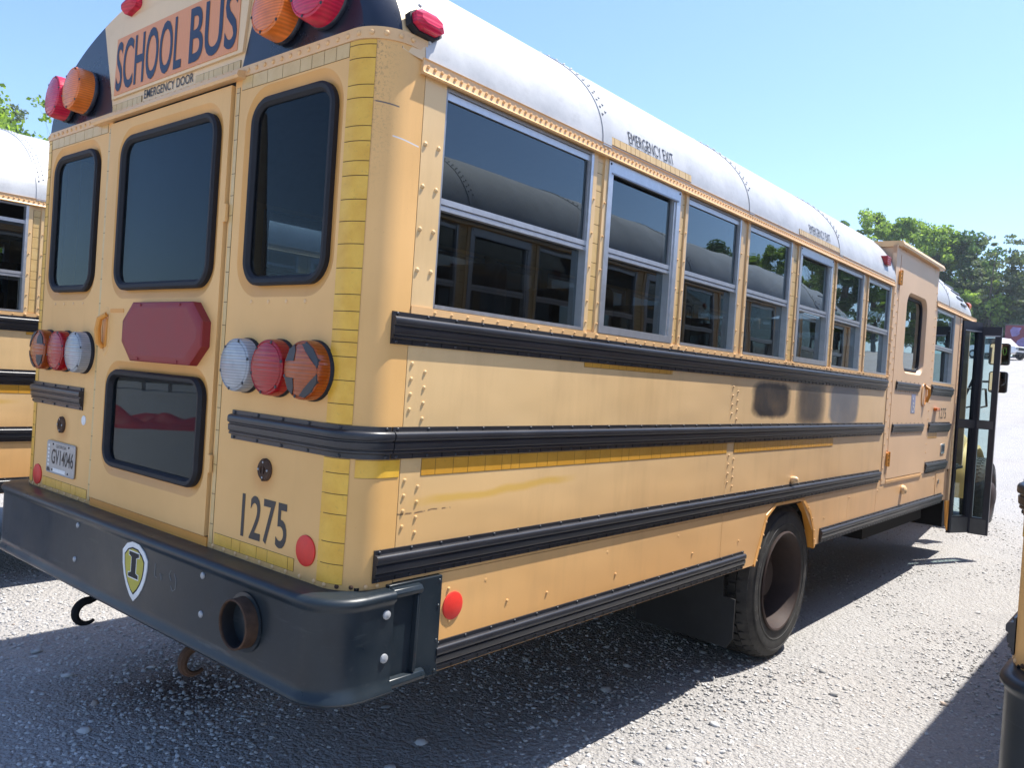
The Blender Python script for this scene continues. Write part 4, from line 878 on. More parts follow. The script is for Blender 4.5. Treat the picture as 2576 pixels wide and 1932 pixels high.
    # ---- front right: wall around w9, number, badge, lamps --------------------------
    F = MB(); ff = side(1, SX); F.plate([(6.506, .957), (7.56, .957), (7.56, 1.782), (6.506, 1.782)], [], ff, .006, 'lift_paint'); F.plate([(7.302, 1.7845), (7.56, 1.7845), (7.56, 2.50), (7.302, 2.50)], [], ff, .02, 'lift_paint'); F.plate([(6.504, 1.7845), (6.564, 1.7845), (6.564, 2.5), (6.504, 2.5)], [], ff, .02, 'lift_paint')
    F.plate([(6.564, WZ1), (7.302, WZ1), (7.302, 2.52), (6.564, 2.52)], [], side(1, SX - .010), .02, 'lift_paint'); F.plate([(6.504, 1.762), (7.302, 1.762), (7.302, 1.785), (6.504, 1.785)], [], side(1, SX + .003), .01, 'trim_paint')
    F.box(SX - .03, SX + .006, 7.50, 7.575, .640, 2.47, 'lift_paint')
    F.plate([(7.42, .64), (7.50, .40), (7.575, .335), (7.575, .64)], [], side(1, SX + .004), .012, 'fresh_paint')
    rivets(F, [(SX + .006, 7.535, .70 + .065 * k) for k in range(27)], (1, 0, 0), .007, .006, 'trim_paint', 6); F.build('front_side_panel', root)
    add_window(root, 1, *WF)
    tx = MB(); text_mesh(tx, '1275', .27, .10, lambda u, v, d: (SX + .0012, 6.90 + u, 1.455 + v), 'decal_black', weight=.0, space=1.1); tx.build('fleet_number', root, recalc=False, smooth=False)
    m = MB(); m.box(SX, SX + .03, 6.665, 6.80, 1.525, 1.555, 'lens_amber'); m.build('side_marker', root, bevel=.006)
    m = MB(); m.plate(rrect(7.05, 7.20, 1.120, 1.215, .02, 4), [], side(1, SX + .006), .006, 'chrome'); m.plate([(7.075, 1.135), (7.11, 1.135), (7.11, 1.20), (7.075, 1.20)], [], side(1, SX + .0075), .001, 'decal_navy'); m.plate([(7.13, 1.135), (7.18, 1.15), (7.18, 1.19), (7.13, 1.20)], [], side(1, SX + .0075), .001, 'decal_navy'); m.build('maker_badge', root)
    for y, z, s_ in ((5.775, .862, 1), (3.315, 1.085, .55)):
        m = MB(); m.lathe([(.036 * s_, 0), (.040 * s_, .012), (.034 * s_, .030), (.018 * s_, .040), (.0001, .042)], (SX, y, z), (1, 0, .2), 'cream_paint', 16); m.build('drain_cowl', root)
    m = MB(); m.plate([(6.935, .74), (7.245, .74), (7.245, .94), (6.935, .94)], [], side(1, SX + .003), .003, 'side_paint'); m.lathe([(.022, 0), (.024, .008), (.012, .010), (.0001, .010)], (SX + .003, 7.02, .86), (1, 0, 0), 'chrome', 14); m.build('fuel_door', root)
    # ---- entrance doors, standing open ---------------------------------------------
    def leaf(p0, p1, z0, z1, nm):
        a_, b_ = Vector((*p0, 0)), Vector((*p1, 0)); u = (b_ - a_); Ln = u.length; u.normalize(); n_ = Vector((u.y, -u.x, 0)); fn_ = lambda s, z, d: tuple(a_ + u * s - n_ * (d - .02) + Vector((0, 0, z)))
        m = MB(); e = .030; r_ = .055
        g1 = [(e, z0 + .17), (Ln - r_, z0 + .17), (Ln - r_, 1.365), (e, 1.365)]; g2 = [(e, 1.455), (Ln - r_, 1.455), (Ln - r_, z1 - .10), (e, z1 - .10)]
        m.plate([(0, z0), (Ln, z0), (Ln, z1), (0, z1)], [g1, g2], fn_, .04, 'leaf_door'); m.plate([(e, z1 - .098), (Ln - .01, z1 - .098), (Ln - .01, z1 - .088), (e, z1 - .088)], [], lambda s, z, d: fn_(s, z, d - .002), .002, 'aluminium')
        m.plate([(e * .6, z0 + .005), (Ln - .02, z0 + .005), (Ln - .02, z0 + .155), (e * .6, z0 + .155)], [], lambda s, z, d: fn_(s, z, d - .002), .002, 'grey_panel')
        m.plate([(e * .6, 1.370), (Ln - .02, 1.370), (Ln - .02, 1.45), (e * .6, 1.45)], [], lambda s, z, d: fn_(s, z, d - .0015), .0015, 'grey_panel')
        o = m.build(nm, root)
        g = MB()
        for q_ in (g1, g2): g.add([fn_(s, z, .02) for s, z in q_], [(0, 1, 2, 3)], 'door_glass')
        g.build('pane', o, recalc=False); return o
    leaf((1.205, 7.60), (1.325, 7.86), .31, 2.44, 'entrance_door'); leaf((1.335, 7.885), (1.512, 7.885), .30, 2.400, 'entrance_door')
    hr = MB(); hr.tube([(1.22, 8.46, 2.06), (1.255, 8.46, 2.05), (1.26, 8.46, 1.9), (1.24, 8.46, 1.87), (1.22, 8.46, 1.865)], .010, 'black', 8); hr.build('grab_rail', root)
    st = MB(); st.plate([(1.215, 1.435), (1.245, 1.435), (1.245, 1.500), (1.215, 1.500)], [], rear(1, 8.50), .003, 'red_reflector'); st.build('mirror_bracket_reflector', root)
    # ---- front end ------------------------------------------------------------------
    n = MB()
    def sec(y, hw, zb_, zt_, r_): return [(x, y, z) for x, z in rrect(-hw, hw, zb_, zt_, r_, 6)]
    n.loft([sec(8.30, 1.02, .75, 1.52, .25), sec(8.9, .96, .75, 1.48, .26), (sec(9.9, .86, .72, 1.38, .26)), sec(10.7, .80, .70, 1.26, .24), sec(10.95, .76, .70, 1.16, .22)], 'right_yellow', True, (True, True)); hood = n.build('hood', root, angle=40)
    for sx in (1, -1):
        f = MB(); A = [rad(t_) for t_ in range(-8, 189, 12)]
        f.loft([[(sx * x, 10.30 + rr_ * math.cos(a_), .50 + rr_ * math.sin(a_)) for a_ in A] for x, rr_ in ((.55, .62), (.88, .62), (.95, .60), (.97, .56), (.95, .55), (.56, .57))], 'right_yellow', False); f.build('front_fender', root)
        hl = MB(); hl.lathe([(.09, 0), (.10, .01), (.085, .03), (.0001, .045)], (sx * .62, 10.95, 1.0), (0, 1, 0), 'lens_clear', 24); hl.build('headlight', root)
    fw = MB(); fw.plate([(-1.16, .95), (1.16, .95), (1.16, 2.50), (-1.16, 2.50)], [[(-1.04, 1.62), (1.04, 1.62), (1.06, 2.34), (-1.06, 2.34)]], lambda x, z, d: (x, 8.22 + d + max(0, 1.6 - z) * .12, z), .03, 'lift_paint'); fw.box(-1.205, -1.17, 8.15, 8.25, .95, 2.5, 'lift_paint'); fw.build('front_wall', root)
    g = MB(); g.add([(-1.05, 8.235, 1.60), (1.05, 8.235, 1.60), (1.06, 8.235, 2.36), (-1.06, 8.235, 2.36)], [(0, 3, 2, 1)], 'window_glass'); g.build('windshield', root, recalc=False)
    gr = MB(); gr.plate(rrect(-.42, .42, .75, 1.08, .04, 4), [], lambda x, z, d: (x, 10.965 - d, z), .01, 'black'); gr.build('grille', root)
    fb = MB(); fb.loft([[(x, y, z) for y, z in ((0, .50), (.0, .78), (-.06, .80), (-.10, .78), (-.10, .50))] for x, y in ((-1.0, 0),)][:1] + [], 'bumper_black') if False else fb.box(-.95, .95, 11.05, 11.13, .50, .78, 'bumper_black'); fb.build('front_bumper', root, bevel=.02)
    am = MB(); am.lathe([(.045, 0), (.045, .05), (.03, .075), (.0001, .08)], (1.10, 8.20, 2.64), (.25, 1, .1), 'lens_amber', 16); am.build('clearance_lamp', root)
    for (xa, xb, za, zb_, txt) in ((1.185, 1.392, 2.080, 2.330, 1), (1.20, 1.385, 1.762, 2.005, 0)):
        m = MB(); m.ring([(rrect(xa, xb, za, zb_, .025, 5), .05), (rrect(xa, xb, za, zb_, .03, 5), .0), (rrect(xa, xb, za, zb_, .03, 5, -.012), -.002)], rear(1, 9.20), 'black'); m.plate(rrect(xa, xb, za, zb_, .03, 5), [], rear(1, 9.25), .01, 'black')
        m.tube([((xa + xb) / 2, 9.24, (za + zb_) / 2), (1.12, 9.2, (za + zb_) / 2), (1.05, 9.15, 1.9), (.95, 8.9, 1.45)], .013, 'black', 8)
        mo = m.build('mirror', root); g = MB(); lo = rrect(xa, xb, za, zb_, .03, 5, -.012); g.add([(a_, 9.199, b_) for a_, b_ in lo], [tuple(range(len(lo)))], 'mirror'); g.build('mirror_glass', mo, recalc=False)
        if txt: tx = MB(); text_mesh(tx, '100', .115, .09, lambda u, v, d: (1.245 + u, 9.1975, 2.195 + v), 'reflected_green', weight=-.03); tx.build('reflected_number', mo, recalc=False, smooth=False)  # green number is a reflection painted onto the mirror glass
    m = MB()
    for x0 in (1.13, 1.02):
        m.tube([(x0, 8.85, 1.78), (x0 + .10, 8.9, 1.79), (x0 + .12, 8.9, 1.60), (x0, 8.9, 1.56), (x0 - .02, 8.9, 1.70)], .014, 'black', 8)
    m.build('crossview_mirror_arm', root)
    # ---- chassis and interior -------------------------------------------------------
    u = MB(); u.box(-1.19, 1.19, .05, 8.2, .93, .955, 'underbody')
    for x in (-.43, .37): u.box(x, x + .06, .1, 10.9, .60, .84, 'underbody')
    for y in (.6, 1.6, 4.4, 5.6, 6.6): u.box(-1.1, 1.1, y, y + .06, .84, .93, 'underbody')
    u.tube([(-.9, 3.36, .47), (.9, 3.36, .47)], .06, 'underbody', 10); u.lathe([(.0001, -.16), (.12, -.12), (.18, 0), (.12, .12), (.0001, .16)], (0, 3.30, .49), (0, 1, 0), 'underbody', 20)
    u.tube([(-.9, 10.3, .48), (.9, 10.3, .48)], .05, 'underbody', 8); u.tube([(.865, .10, .806), (.77, 1.2, .76), (.62, 2.2, .72), (.60, 2.9, .86), (.6, 5, .70)], .06, 'underbody', 12)
    u.box(.55, 1.10, 5.15, 6.95, .50, .86, 'underbody'); u.box(-1.1, -.55, 4.3, 5.6, .52, .86, 'underbody'); u.box(.6, 1.15, 7.6, 8.1, .36, .95, 'underbody')
    u.box(-1.16, -.02, 2.70, 2.72, .60, .92, 'underbody'); u.build('chassis', root)
    for sx in (1, -1):
        m = MB(); m.plate([(.52, .185), (1.10, .165), (1.135, .22), (1.135, .44), (1.065, .445), (1.05, .68), (.52, .70)], [], rear(sx, 2.79), .012, 'mudflap'); m.build('mudflap', root)
        wheel(root, (sx * 1.172, 3.36, .467), sx); wheel(root, (sx * .84, 3.36, .467), sx); wheel(root, (sx * 1.12, 10.30, .470), sx, dish=False, name='front_wheel')
    i_ = MB(); i_.box(-1.16, 1.16, .04, 8.15, .957, .975, 'floor_int')
    for sx in (1, -1):
        i_.box(sx * 1.150, sx * 1.158, .15, 7.5, .98, 1.76, 'wall_int')
    i_.loft([[(x, y, z) for x, z in ell(1.17, .56, 2.49, 24)] for y in (.1, 8.1)], 'wall_int', False); i_.build('interior_lining', root)
    for k_ in range(10):
        for sx in (1, -1):
            y = .62 + .70 * k_
            if sx > 0 and k_ in (7, 8): continue
            st = MB(); st.loft([[(x, y + dy, z) for dy, z in ((.0, 1.40), (.04, 1.95), (.07, 2.0), (.12, 1.98), (.13, 1.42))] for x in (sx * .28, sx * .33, sx * 1.02, sx * 1.10)], 'seat_vinyl', True, (True, True)); st.box(sx * .28, sx * 1.10, y + .1, y + .50, 1.30, 1.42, 'seat_vinyl'); st.box(sx * .32, sx * .36, y + .1, y + .45, .975, 1.30, 'black'); st.build('seat', root, bevel=.02)
    return root

bus = build_bus()

# ------------------------------------------------------------------ neighbouring buses (copies)
def copy_tree(o, parent, skip):
    c = o.copy(); C.objects.link(c)
    if parent is not None: c.parent = parent
    for ch in list(o.children):
        if ch.name.split('.')[0] not in skip: copy_tree(ch, c, skip)
    return c
def bus_copy(loc, label, skip=(), rz=0.0):
    c = copy_tree(bus, None, skip); c.location = loc; c.rotation_euler = (0, 0, rz); c['label'] = label; return c
HERE = ('fleet_number', 'plate_lettering', 'reflected_number', 'wheelchair_sticker', 'emergency_exit_lettering', 'maker_badge')
left_bus = bus_copy((-3.885, -.60, 0), 'neighbouring school bus at the left edge, its side windows lowered a little', HERE + ('entrance_door', 'lift_door'))
for ch in list(left_bus.children):
    n_ = ch.name.split('.')[0]
    if n_ == 'window':
        for g in ch.children:
            if g.name.startswith('upper'): g.location.z = -.085
right_bus = bus_copy((3.889, .88, 0), 'yellow bus corner with black bumper cut by the right edge', HERE + ('lift_door',))
for ch in list(right_bus.children):
    if ch.name.startswith(('rear_bumper', 'bumper_end')): ch.scale.x = .968

# ------------------------------------------------------------------ ground
def gz(x, y):
    d = np.maximum(0.0, np.hypot(x * .55, np.maximum(y, 0)) - 5.0)
    t = np.minimum(d, 20.8); z = .008 * t ** 1.6
    z = z + .0905 * np.clip(d - 20.8, 0, 62.0)
    return z
def gz1(x, y): return float(gz(np.array([x], float), np.array([y], float))[0])
def grid_axis(lo, hi, fine0, fine1, step):
    a = list(np.arange(fine0, fine1, step)); v = fine0; s_ = step; left = []
    while v > lo: s_ *= 1.12; v -= s_; left.append(v)
    v = a[-1]; s_ = step; right = []
    while v < hi: s_ *= 1.12; v += s_; right.append(v)
    return np.array(left[::-1] + a + right)
gx = grid_axis(-900, 900, -6, 9, .16); gy = grid_axis(-700, 1100, -6, 14, .16)
X, Y = np.meshgrid(gx, gy); Z = gz(X, Y) + np.where((np.abs(X) < 12) & (np.abs(Y) < 20), .006 * np.sin(X * 2.1 + .5 * np.sin(Y * 1.3)) * np.sin(Y * 1.7 + X * .4), 0)
n_, m_ = len(gx), len(gy); vs = np.stack([X.ravel(), Y.ravel(), Z.ravel()], 1)
I = np.arange(n_ * m_).reshape(m_, n_); q = np.stack([I[:-1, :-1].ravel(), I[:-1, 1:].ravel(), I[1:, 1:].ravel(), I[1:, :-1].ravel()], 1)
def np_mesh(name, verts, faces, mats, smooth=False, mi=None):
    me = bpy.data.meshes.new(name); nf = len(faces); k = faces.shape[1]
    me.vertices.add(len(verts)); me.vertices.foreach_set('co', np.asarray(verts, np.float32).ravel())
    me.loops.add(nf * k); me.loops.foreach_set('vertex_index', faces.astype(np.int32).ravel())
    me.polygons.add(nf); me.polygons.foreach_set('loop_start', np.arange(0, nf * k, k, dtype=np.int32)); me.polygons.foreach_set('loop_total', np.full(nf, k, np.int32))
    if mi is not None: me.polygons.foreach_set('material_index', mi.astype(np.int32))
    if smooth: me.polygons.foreach_set('use_smooth', np.ones(nf, bool))
    for m in mats: me.materials.append(MM(m))
    me.update(calc_edges=True); o = bpy.data.objects.new(name, me); C.objects.link(o); return o
g = np_mesh('ground', vs, q, ['gravel_ground'], True); g['kind'] = 'structure'

# loose gravel: irregular little stones
rng = np.random.default_rng(3)
ph = (1 + 5 ** .5) / 2
ico = np.array([(-1, ph, 0), (1, ph, 0), (-1, -ph, 0), (1, -ph, 0), (0, -1, ph), (0, 1, ph), (0, -1, -ph), (0, 1, -ph), (ph, 0, -1), (ph, 0, 1), (-ph, 0, -1), (-ph, 0, 1)], float); ico /= np.linalg.norm(ico[0])
icf = np.array([(0, 11, 5), (0, 5, 1), (0, 1, 7), (0, 7, 10), (0, 10, 11), (1, 5, 9), (5, 11, 4), (11, 10, 2), (10, 7, 6), (7, 1, 8), (3, 9, 4), (3, 4, 2), (3, 2, 6), (3, 6, 8), (3, 8, 9), (4, 9, 5), (2, 4, 11), (6, 2, 10), (8, 6, 7), (9, 8, 1)])
def stones(name, N, region, smin, smax, power):
    P = []
    while len(P) < N:
        x, y = rng.uniform(region[0], region[1]), rng.uniform(region[2], region[3]); d = math.hypot(x - CAM[0], y - CAM[1])
        if rng.random() < min(1, (3.2 / max(d, .5)) ** 1.6): P.append((x, y))
    P = np.array(P); s_ = smin + (smax - smin) * rng.random(N) ** power
    sc = np.stack([s_ * rng.uniform(.7, 1.3, N), s_ * rng.uniform(.7, 1.3, N), s_ * rng.uniform(.35, .75, N)], 1)
    jit = 1 + rng.uniform(-.28, .28, (N, 12, 1)); a_ = rng.uniform(0, 2 * math.pi, N); V = ico[None] * jit * sc[:, None, :]
    c_, s2 = np.cos(a_)[:, None], np.sin(a_)[:, None]; Vx = V[..., 0] * c_ - V[..., 1] * s2; Vy = V[..., 0] * s2 + V[..., 1] * c_
    til = rng.uniform(-.4, .4, (N, 1)); Vz = V[..., 2] + Vx * til
    V = np.stack([Vx + P[:, :1], Vy + P[:, 1:], Vz + gz(P[:, 0], P[:, 1])[:, None] + (s_ * .12)[:, None]], 2)
    F = icf[None] + (np.arange(N) * 12)[:, None, None]
    o = np_mesh(name, V.reshape(-1, 3), F.reshape(-1, 3), ['stone']); o['kind'] = 'stuff'; return o
st_ = stones('loose_gravel', 75000, (-3.2, 3.6, -1.3, 13), .003, .013, 2.4)
tag(st_, 'loose pale grey gravel chips spread over the ground', 'gravel')
st2 = stones('coarse_gravel', 650, (-3, 3.6, -1.0, 12), .011, .030, 3.0); tag(st2, 'larger grey stones lying among the gravel', 'gravel')

# ------------------------------------------------------------------ trees
def tree(name, label, base, H, Wd, mat, leaves=5000, lsz=.32, trunk_h=.25, clumps=46, shape='round', seed=1, group='trees behind the lot', gaps=.0, cat='tree', tr=.022, squash=1.0):
    r = np.random.default_rng(seed); bx_, by_ = base; bz = gz1(bx_, by_)
    root = thing(name, label, cat, (bx_, by_, bz - .1), group)
    t = MB(); pts = []; n = 9
    for i in range(n + 1):
        f = i / n; pts.append((math.sin(f * 3 + seed) * H * .012 * f * 4, math.cos(f * 2.3 + seed) * H * .01 * f * 4, H * .93 * f))
    t.tube(pts, [H * tr * (1 - .88 * i / n) for i in range(n + 1)], 'bark', 9)
    Cn = []; 
    for k in range(clumps):
        f = r.random()
        if shape == 'round':
            h = trunk_h + (1 - trunk_h) * (f ** .8); w_ = Wd / 2 * math.sin(math.pi * min(.98, .16 + .84 * (h - trunk_h) / (1 - trunk_h) * .93)) ** .6
        else:
            h = trunk_h + (1 - trunk_h) * f; w_ = Wd / 2 * (1.05 - .55 * (h - trunk_h) / (1 - trunk_h))
        a_ = r.random() * 2 * math.pi; q_ = w_ * (.35 + .65 * r.random() ** .5)
        c = np.array([math.cos(a_) * q_, math.sin(a_) * q_, h * H]); Cn.append(c)
        h0 = max(trunk_h * .7, h - .10 - .18 * r.random()); p0 = np.array([math.sin(h0 * 3 + seed) * H * .012 * h0 * 4, math.cos(h0 * 2.3 + seed) * H * .01 * h0 * 4, h0 * H * .93])
        mid_ = (p0 + c) / 2 + np.array([0, 0, -.03 * H * r.random()]); br = H * tr * .22 * (1.15 - h)
        t.tube([tuple(p0), tuple(mid_), tuple(c)], [br, br * .65, br * .25], 'bark', 5)
    t.build('trunk', root, recalc=False)
    Cn = np.array(Cn); idx = r.integers(0, clumps, leaves); rad_ = Wd * (.085 + .10 * r.random(clumps)) * (1 - gaps)
    d = r.normal(size=(leaves, 3)); d /= np.linalg.norm(d, axis=1)[:, None]; rr = r.random(leaves) ** .42
    P = Cn[idx] + d * (rr * rad_[idx])[:, None] * np.array([1, 1, .72 * squash])
    s_ = lsz * r.uniform(.55, 1.25, leaves); u_ = r.normal(size=(leaves, 3)); u_ /= np.linalg.norm(u_, axis=1)[:, None]
    v_ = np.cross(u_, r.normal(size=(leaves, 3))); v_ /= np.linalg.norm(v_, axis=1)[:, None]
    A = P + u_ * s_[:, None] * .5; B = P + v_ * s_[:, None] * .32; D = P - u_ * s_[:, None] * .5; E_ = P - v_ * s_[:, None] * .32
    V = np.stack([A, B, D, E_], 1).reshape(-1, 3); F = np.arange(leaves * 4).reshape(-1, 4)
    o = np_mesh('crown', V, F, [mat]); o.parent = root
    return root
def polar(u, v_unused, dist):
    r_ = ray_dir(u, 966); a_ = math.atan2(-r_[0], r_[1])
    r_ = ray_dir(u, v_unused); a_ = math.atan2(-r_[0], r_[1]); el = math.atan2(r_[2], math.hypot(r_[0], r_[1]))
    x, y = CAM[0] - dist * math.sin(a_), CAM[1] + dist * math.cos(a_); return x, y, CAM[2] + dist * math.tan(el) - gz1(x, y)
BG = []
def tree_at(u, v, dist, Wd, nm, lab, mat, **k):
    x, y, H = polar(u, v, dist); BG.append((x, y)); return tree(nm, lab, (x, y), max(4, H), Wd, mat, **k)
tree_at(2196, 536, 96, 6.0, 'leafy_tree', 'tall bright green tree rising just above the white bus roof', 'leaf_bright', seed=11, leaves=15000, lsz=.36, clumps=76, gaps=.05, trunk_h=.12)
tree_at(2288, 560, 98, 6.5, 'leafy_tree', 'bright green tree directly behind the raised lift bay of the bus', 'leaf_bright', seed=12, leaves=15000, lsz=.36, clumps=76, gaps=.05, trunk_h=.12)
tree_at(2352, 578, 94, 6.5, 'leafy_tree', 'bright green tree between the lift bay and the dark tree', 'leaf_bright', seed=13, leaves=15000, lsz=.36, clumps=76, gaps=.05, trunk_h=.12)
tree_at(2440, 590, 96, 7.0, 'leafy_tree', 'dark blue-green round tree above the front end of the bus', 'leaf_dark', seed=14, leaves=16000, lsz=.36, clumps=64)
tree_at(2128, 562, 110, 5.5, 'leafy_tree', 'small dark treetop peeping over the white bus roof', 'leaf_dark', seed=15, leaves=3000, lsz=.5, clumps=26)
tree_at(2510, 596, 91, 7.5, 'pine_tree', 'thin airy pine with a bare upright trunk at the right', 'leaf_pine', seed=16, leaves=3000, lsz=.28, clumps=54, shape='pine', trunk_h=.42, gaps=.50, squash=.55, tr=.014)
tree_at(2606, 640, 92, 8.0, 'pine_tree', 'grey-green pine cut by the right edge of the picture', 'leaf_pine', seed=17, leaves=9000, lsz=.36, clumps=80, shape='pine', trunk_h=.10, gaps=.15)
tree_at(2468, 720, 93, 8, 'leafy_tree', 'low light green tree standing under the dark round tree', 'leaf_bright', seed=18, leaves=6500, lsz=.42, clumps=50, trunk_h=.05)
tree_at(2535, 760, 94, 9, 'leafy_tree', 'low dark bushy tree behind the bus mirrors', 'leaf_dark', seed=19, leaves=10000, lsz=.42, clumps=70, trunk_h=.02)
tree_at(2370, 690, 104, 11, 'leafy_tree', 'dark tree half hidden behind the front roof of the bus', 'leaf_dark', seed=20, leaves=15000, lsz=.36, clumps=76, gaps=.05, trunk_h=.05)
tree_at(2690, 690, 96, 9, 'leafy_tree', 'dull green tree beyond the right edge of the lot', 'leaf_pine', seed=21, leaves=9000, lsz=.42, clumps=60, trunk_h=.03)
# left side, near
tree_at(-240, 205, 26, 7.0, 'leafy_tree', 'sunny yellow-green tree cut by the left edge of the picture', 'leaf_bright', seed=31, leaves=26000, lsz=.17, clumps=70, group='trees beyond the left bus')
tree_at(28, 262, 34, 2.4, 'pine_tree', 'dark pine bough beside the sunny tree at the left edge', 'leaf_pine', seed=32, leaves=2600, lsz=.12, clumps=30, shape='pine', trunk_h=.5, gaps=.35, group='trees beyond the left bus')
tree_at(165, 228, 24, 3.2, 'slender_tree', 'thin branching tree with sparse leaves behind the left bus roof', 'leaf_bright', seed=35, leaves=1700, lsz=.12, clumps=44, shape='pine', trunk_h=.45, gaps=.45, tr=.012, group='trees beyond the left bus')
# trees out of frame that the windows mirror
lib = [o for o in C.objects if o.parent is None and o.name.startswith('leafy_tree')][:4]
rr_ = random.Random(5)
for k in range(26):
    if k < 12: az = 1 + k * 2.15; d_ = 92 + rr_.uniform(-3, 12)          # to the right of the view
    elif k < 20: az = 150 + (k - 12) * 17 if k < 16 else 262 + (k - 16) * 8; d_ = 44 + rr_.uniform(-4, 12)    # behind the camera
    else: az = -50 - (k - 20) * 9; d_ = 60 + rr_.uniform(0, 10)
    x, y = CAM[0] + d_ * math.sin(rad(az)), CAM[1] + d_ * math.cos(rad(az)); c = copy_tree(lib[k % 4], None, ()); c.location = (x, y, gz1(x, y) - .2); c.rotation_euler = (0, 0, rr_.uniform(0, 6)); s_ = rr_.uniform(.8, 1.15); c.scale = (s_, s_, s_)
    c['label'] = 'green tree outside the picture, seen only mirrored in the bus windows'; c['group'] = 'trees mirrored in the windows'

# ------------------------------------------------------------------ far vehicles
def car():
    x, y, _ = polar(2506, 900, 78); z = gz1(x, y); e = thing('parked_car', 'white pickup-style car parked far off beside the dark red trailer', 'car', (x, y, z), rz=rad(-28))
    b_ = MB(); P = [(-2.3, .45), (2.25, .42), (2.35, .62), (2.28, .98), (1.25, 1.10), (.55, 1.72), (-.9, 1.76), (-1.1, 1.12), (-2.3, 1.08)]
    b_.loft([[(px, sy * .92, pz) for px, pz in P] for sy in (-1, 1)], 'car_white', True, (True, True)); b_.build('body', e, bevel=.09)
    g_ = MB(); g_.hexa([(px, sy * .935, pz) for px, pz in ((-.8, 1.16), (-.75, 1.66)) for sy in (-1, 1) for _ in (0,)] + [(px, sy * .935, pz) for px, pz in ((1.05, 1.16), (.5, 1.66)) for sy in (-1, 1)], 'black'); g_.build('window', e)
    for px in (1.45, -1.45):
        for sy in (-1, 1): w_ = MB(); w_.lathe([(.2, .02), (.36, .0), (.38, -.1), (.36, -.22), (.2, -.22)], (px, sy * .94, .37), (0, sy, 0), 'tyre_rubber', 20); w_.lathe([(.2, .02), (.0001, .03)], (px, sy * .94, .37), (0, sy, 0), 'aluminium', 14); w_.build('wheel', e)
    f_ = MB(); f_.box(2.30, 2.38, -.62, .62, .66, .90, 'black'); f_.box(2.30, 2.37, -.8, .8, .36, .50, 'black'); f_.build('grille', e)
    for sy in (-1, 1): f_ = MB(); f_.box(2.27, 2.37, sy * .64, sy * .88, .72, .90, 'lens_clear'); f_.build('headlight', e)
car()
def trailer():
    x, y, _ = polar(2634, 890, 84); z = gz1(x, y); e = thing('box_trailer', 'dark red box trailer with purple graphics parked far off', 'trailer', (x, y, z), rz=rad(8))
    b_ = MB(); b_.box(-3.2, 5, -1.2, 1.2, .7, 2.65, 'maroon'); b_.box(-3.25, 5.02, -1.23, 1.23, 2.65, 2.74, 'grey_panel'); b_.build('body', e, bevel=.03)
    p_ = MB(); r_ = random.Random(2)
    for k in range(9): cx_, cz_ = -2.6 + k * .85 + r_.uniform(-.2, .2), r_.uniform(1.2, 2.2); p_.plate([(cx_ + r_.uniform(.25, .6) * math.cos(a_), cz_ + r_.uniform(.25, .55) * math.sin(a_)) for a_ in [i * 2 * math.pi / 9 for i in range(9)]], [], rear(1, -1.206), .004, 'purple_paint')
    p_.build('graphics', e)
    for px in (-1.6, 2.6, 3.5): w_ = MB(); w_.lathe([(.2, .02), (.48, .0), (.5, -.12), (.48, -.25), (.2, -.25)], (px, -1.1, .5), (0, -1, 0), 'tyre_rubber', 20); w_.build('wheel', e)
trailer()
# utility pole and red tarp behind the photographer (mirrored in the rear glass)
p = MB(); p.tube([(0, 0, 0), (-.3, 0, 4), (-.55, .05, 7)], [.16, .14, .11], 'wood_pole', 14); po = p.build('utility_pole'); po.location = (-12.6, -8.6, 0); tag(po, 'leaning wooden utility pole mirrored in the right rear window', 'utility pole')
rt = np.random.default_rng(9); nx_, ny_ = 150, 40; XX, YY = np.meshgrid(np.linspace(-2.6, 2.6, nx_), np.linspace(-.55, .55, ny_)); ZZ = np.zeros_like(XX)
for k in range(40): a_ = rt.uniform(0, 6.3); f_ = rt.uniform(3, 26); ZZ += 2.0 * np.sin((XX * math.cos(a_) + YY * math.sin(a_)) * f_ + rt.uniform(0, 6)) / f_ * .22
ZZ = (np.abs(ZZ) + .04) * np.clip((.55 - np.abs(YY)) * 5, 0, 1) * np.clip((2.6 - np.abs(XX)) * 3, 0, 1) + .02
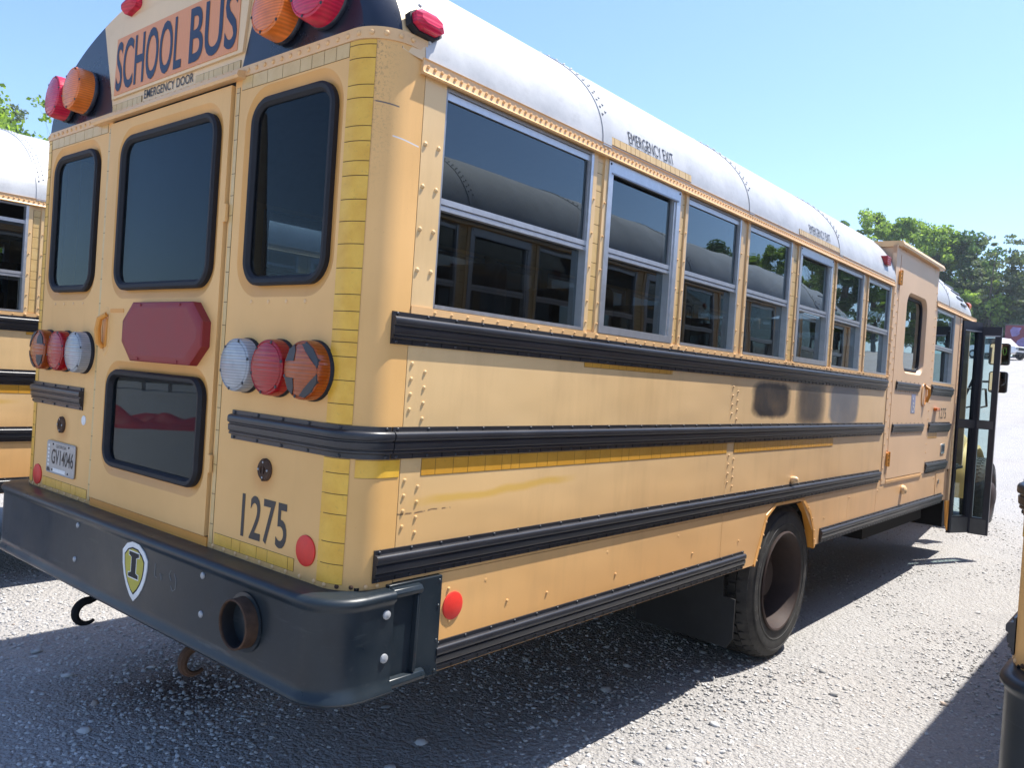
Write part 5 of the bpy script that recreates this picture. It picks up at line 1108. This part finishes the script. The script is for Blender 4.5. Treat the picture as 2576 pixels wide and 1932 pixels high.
I = np.arange(nx_ * ny_).reshape(ny_, nx_); tq = np.stack([I[:-1, :-1].ravel(), I[:-1, 1:].ravel(), I[1:, 1:].ravel(), I[1:, :-1].ravel()], 1)
ta = np_mesh('tarp', np.stack([XX.ravel(), YY.ravel(), ZZ.ravel()], 1), tq, ['tarp_red'], True); ta.location = (-13.6, -6.7, 0); ta.rotation_euler = (0, 0, rad(118)); ta.scale = (2.2, 1.5, .75); tag(ta, 'crumpled dark red tarp on gravel, mirrored in the lower rear door window', 'tarp')

fz = thing('wooden_fence', 'weathered plank fence mirrored at the top of the lower rear door window', 'fence', (-24, -11.5, 0), rz=rad(118))
for k in range(15):
    p = MB(); p.box(-6.4 + .9 * k, -6.28 + .9 * k, -.06, .06, 0, 1.7, 'wood_pole'); p.build('post', fz)
for z in (.5, 1.0, 1.5): p = MB(); p.box(-6.4, 6.4, .062, .10, z, z + .14, 'wood_pole'); p.build('rail', fz)

# ------------------------------------------------------------------ thin summer haze over the lot
hz = MB(); hz.box(-420, 420, -300, 500, -1.0, 40, 'haze_air')
ho = hz.build('haze'); ho['kind'] = 'stuff'; tag(ho, 'thin pale summer haze lying over the gravel lot', 'haze')

tx_, ty_ = CAM[0] - 3.6 + 60 * math.sin(rad(35.4)), CAM[1] + 60 * math.cos(rad(35.4)); tw = MB(); tzb = 0.0
for k in range(3):
    a_ = k * 2.094; tw.tube([(.45 * math.cos(a_), .45 * math.sin(a_), 0), (.35 * math.cos(a_), .35 * math.sin(a_), 18)], .05, 'grey_panel', 6)
for k in range(24):
    z_ = k * .75; P_ = [(.42 * math.cos(q * 2.094 + (k % 2) * .0), .42 * math.sin(q * 2.094), z_ + (.75 if q % 2 else 0)) for q in range(4)]; tw.tube(P_, .03, 'grey_panel', 4)
for z_ in (9.5, 13): tw.tube([(-1.8, 0, z_), (.4, 0, z_)], .06, 'grey_panel', 6); tw.tube([(-1.8, 0, z_ - .7), (-1.8, 0, z_ + .7)], .06, 'grey_panel', 6)
to = tw.build('radio_mast', recalc=False); to.location = (tx_, ty_, gz1(tx_, ty_)); tag(to, 'grey lattice radio mast mirrored in the widest side window', 'radio mast')
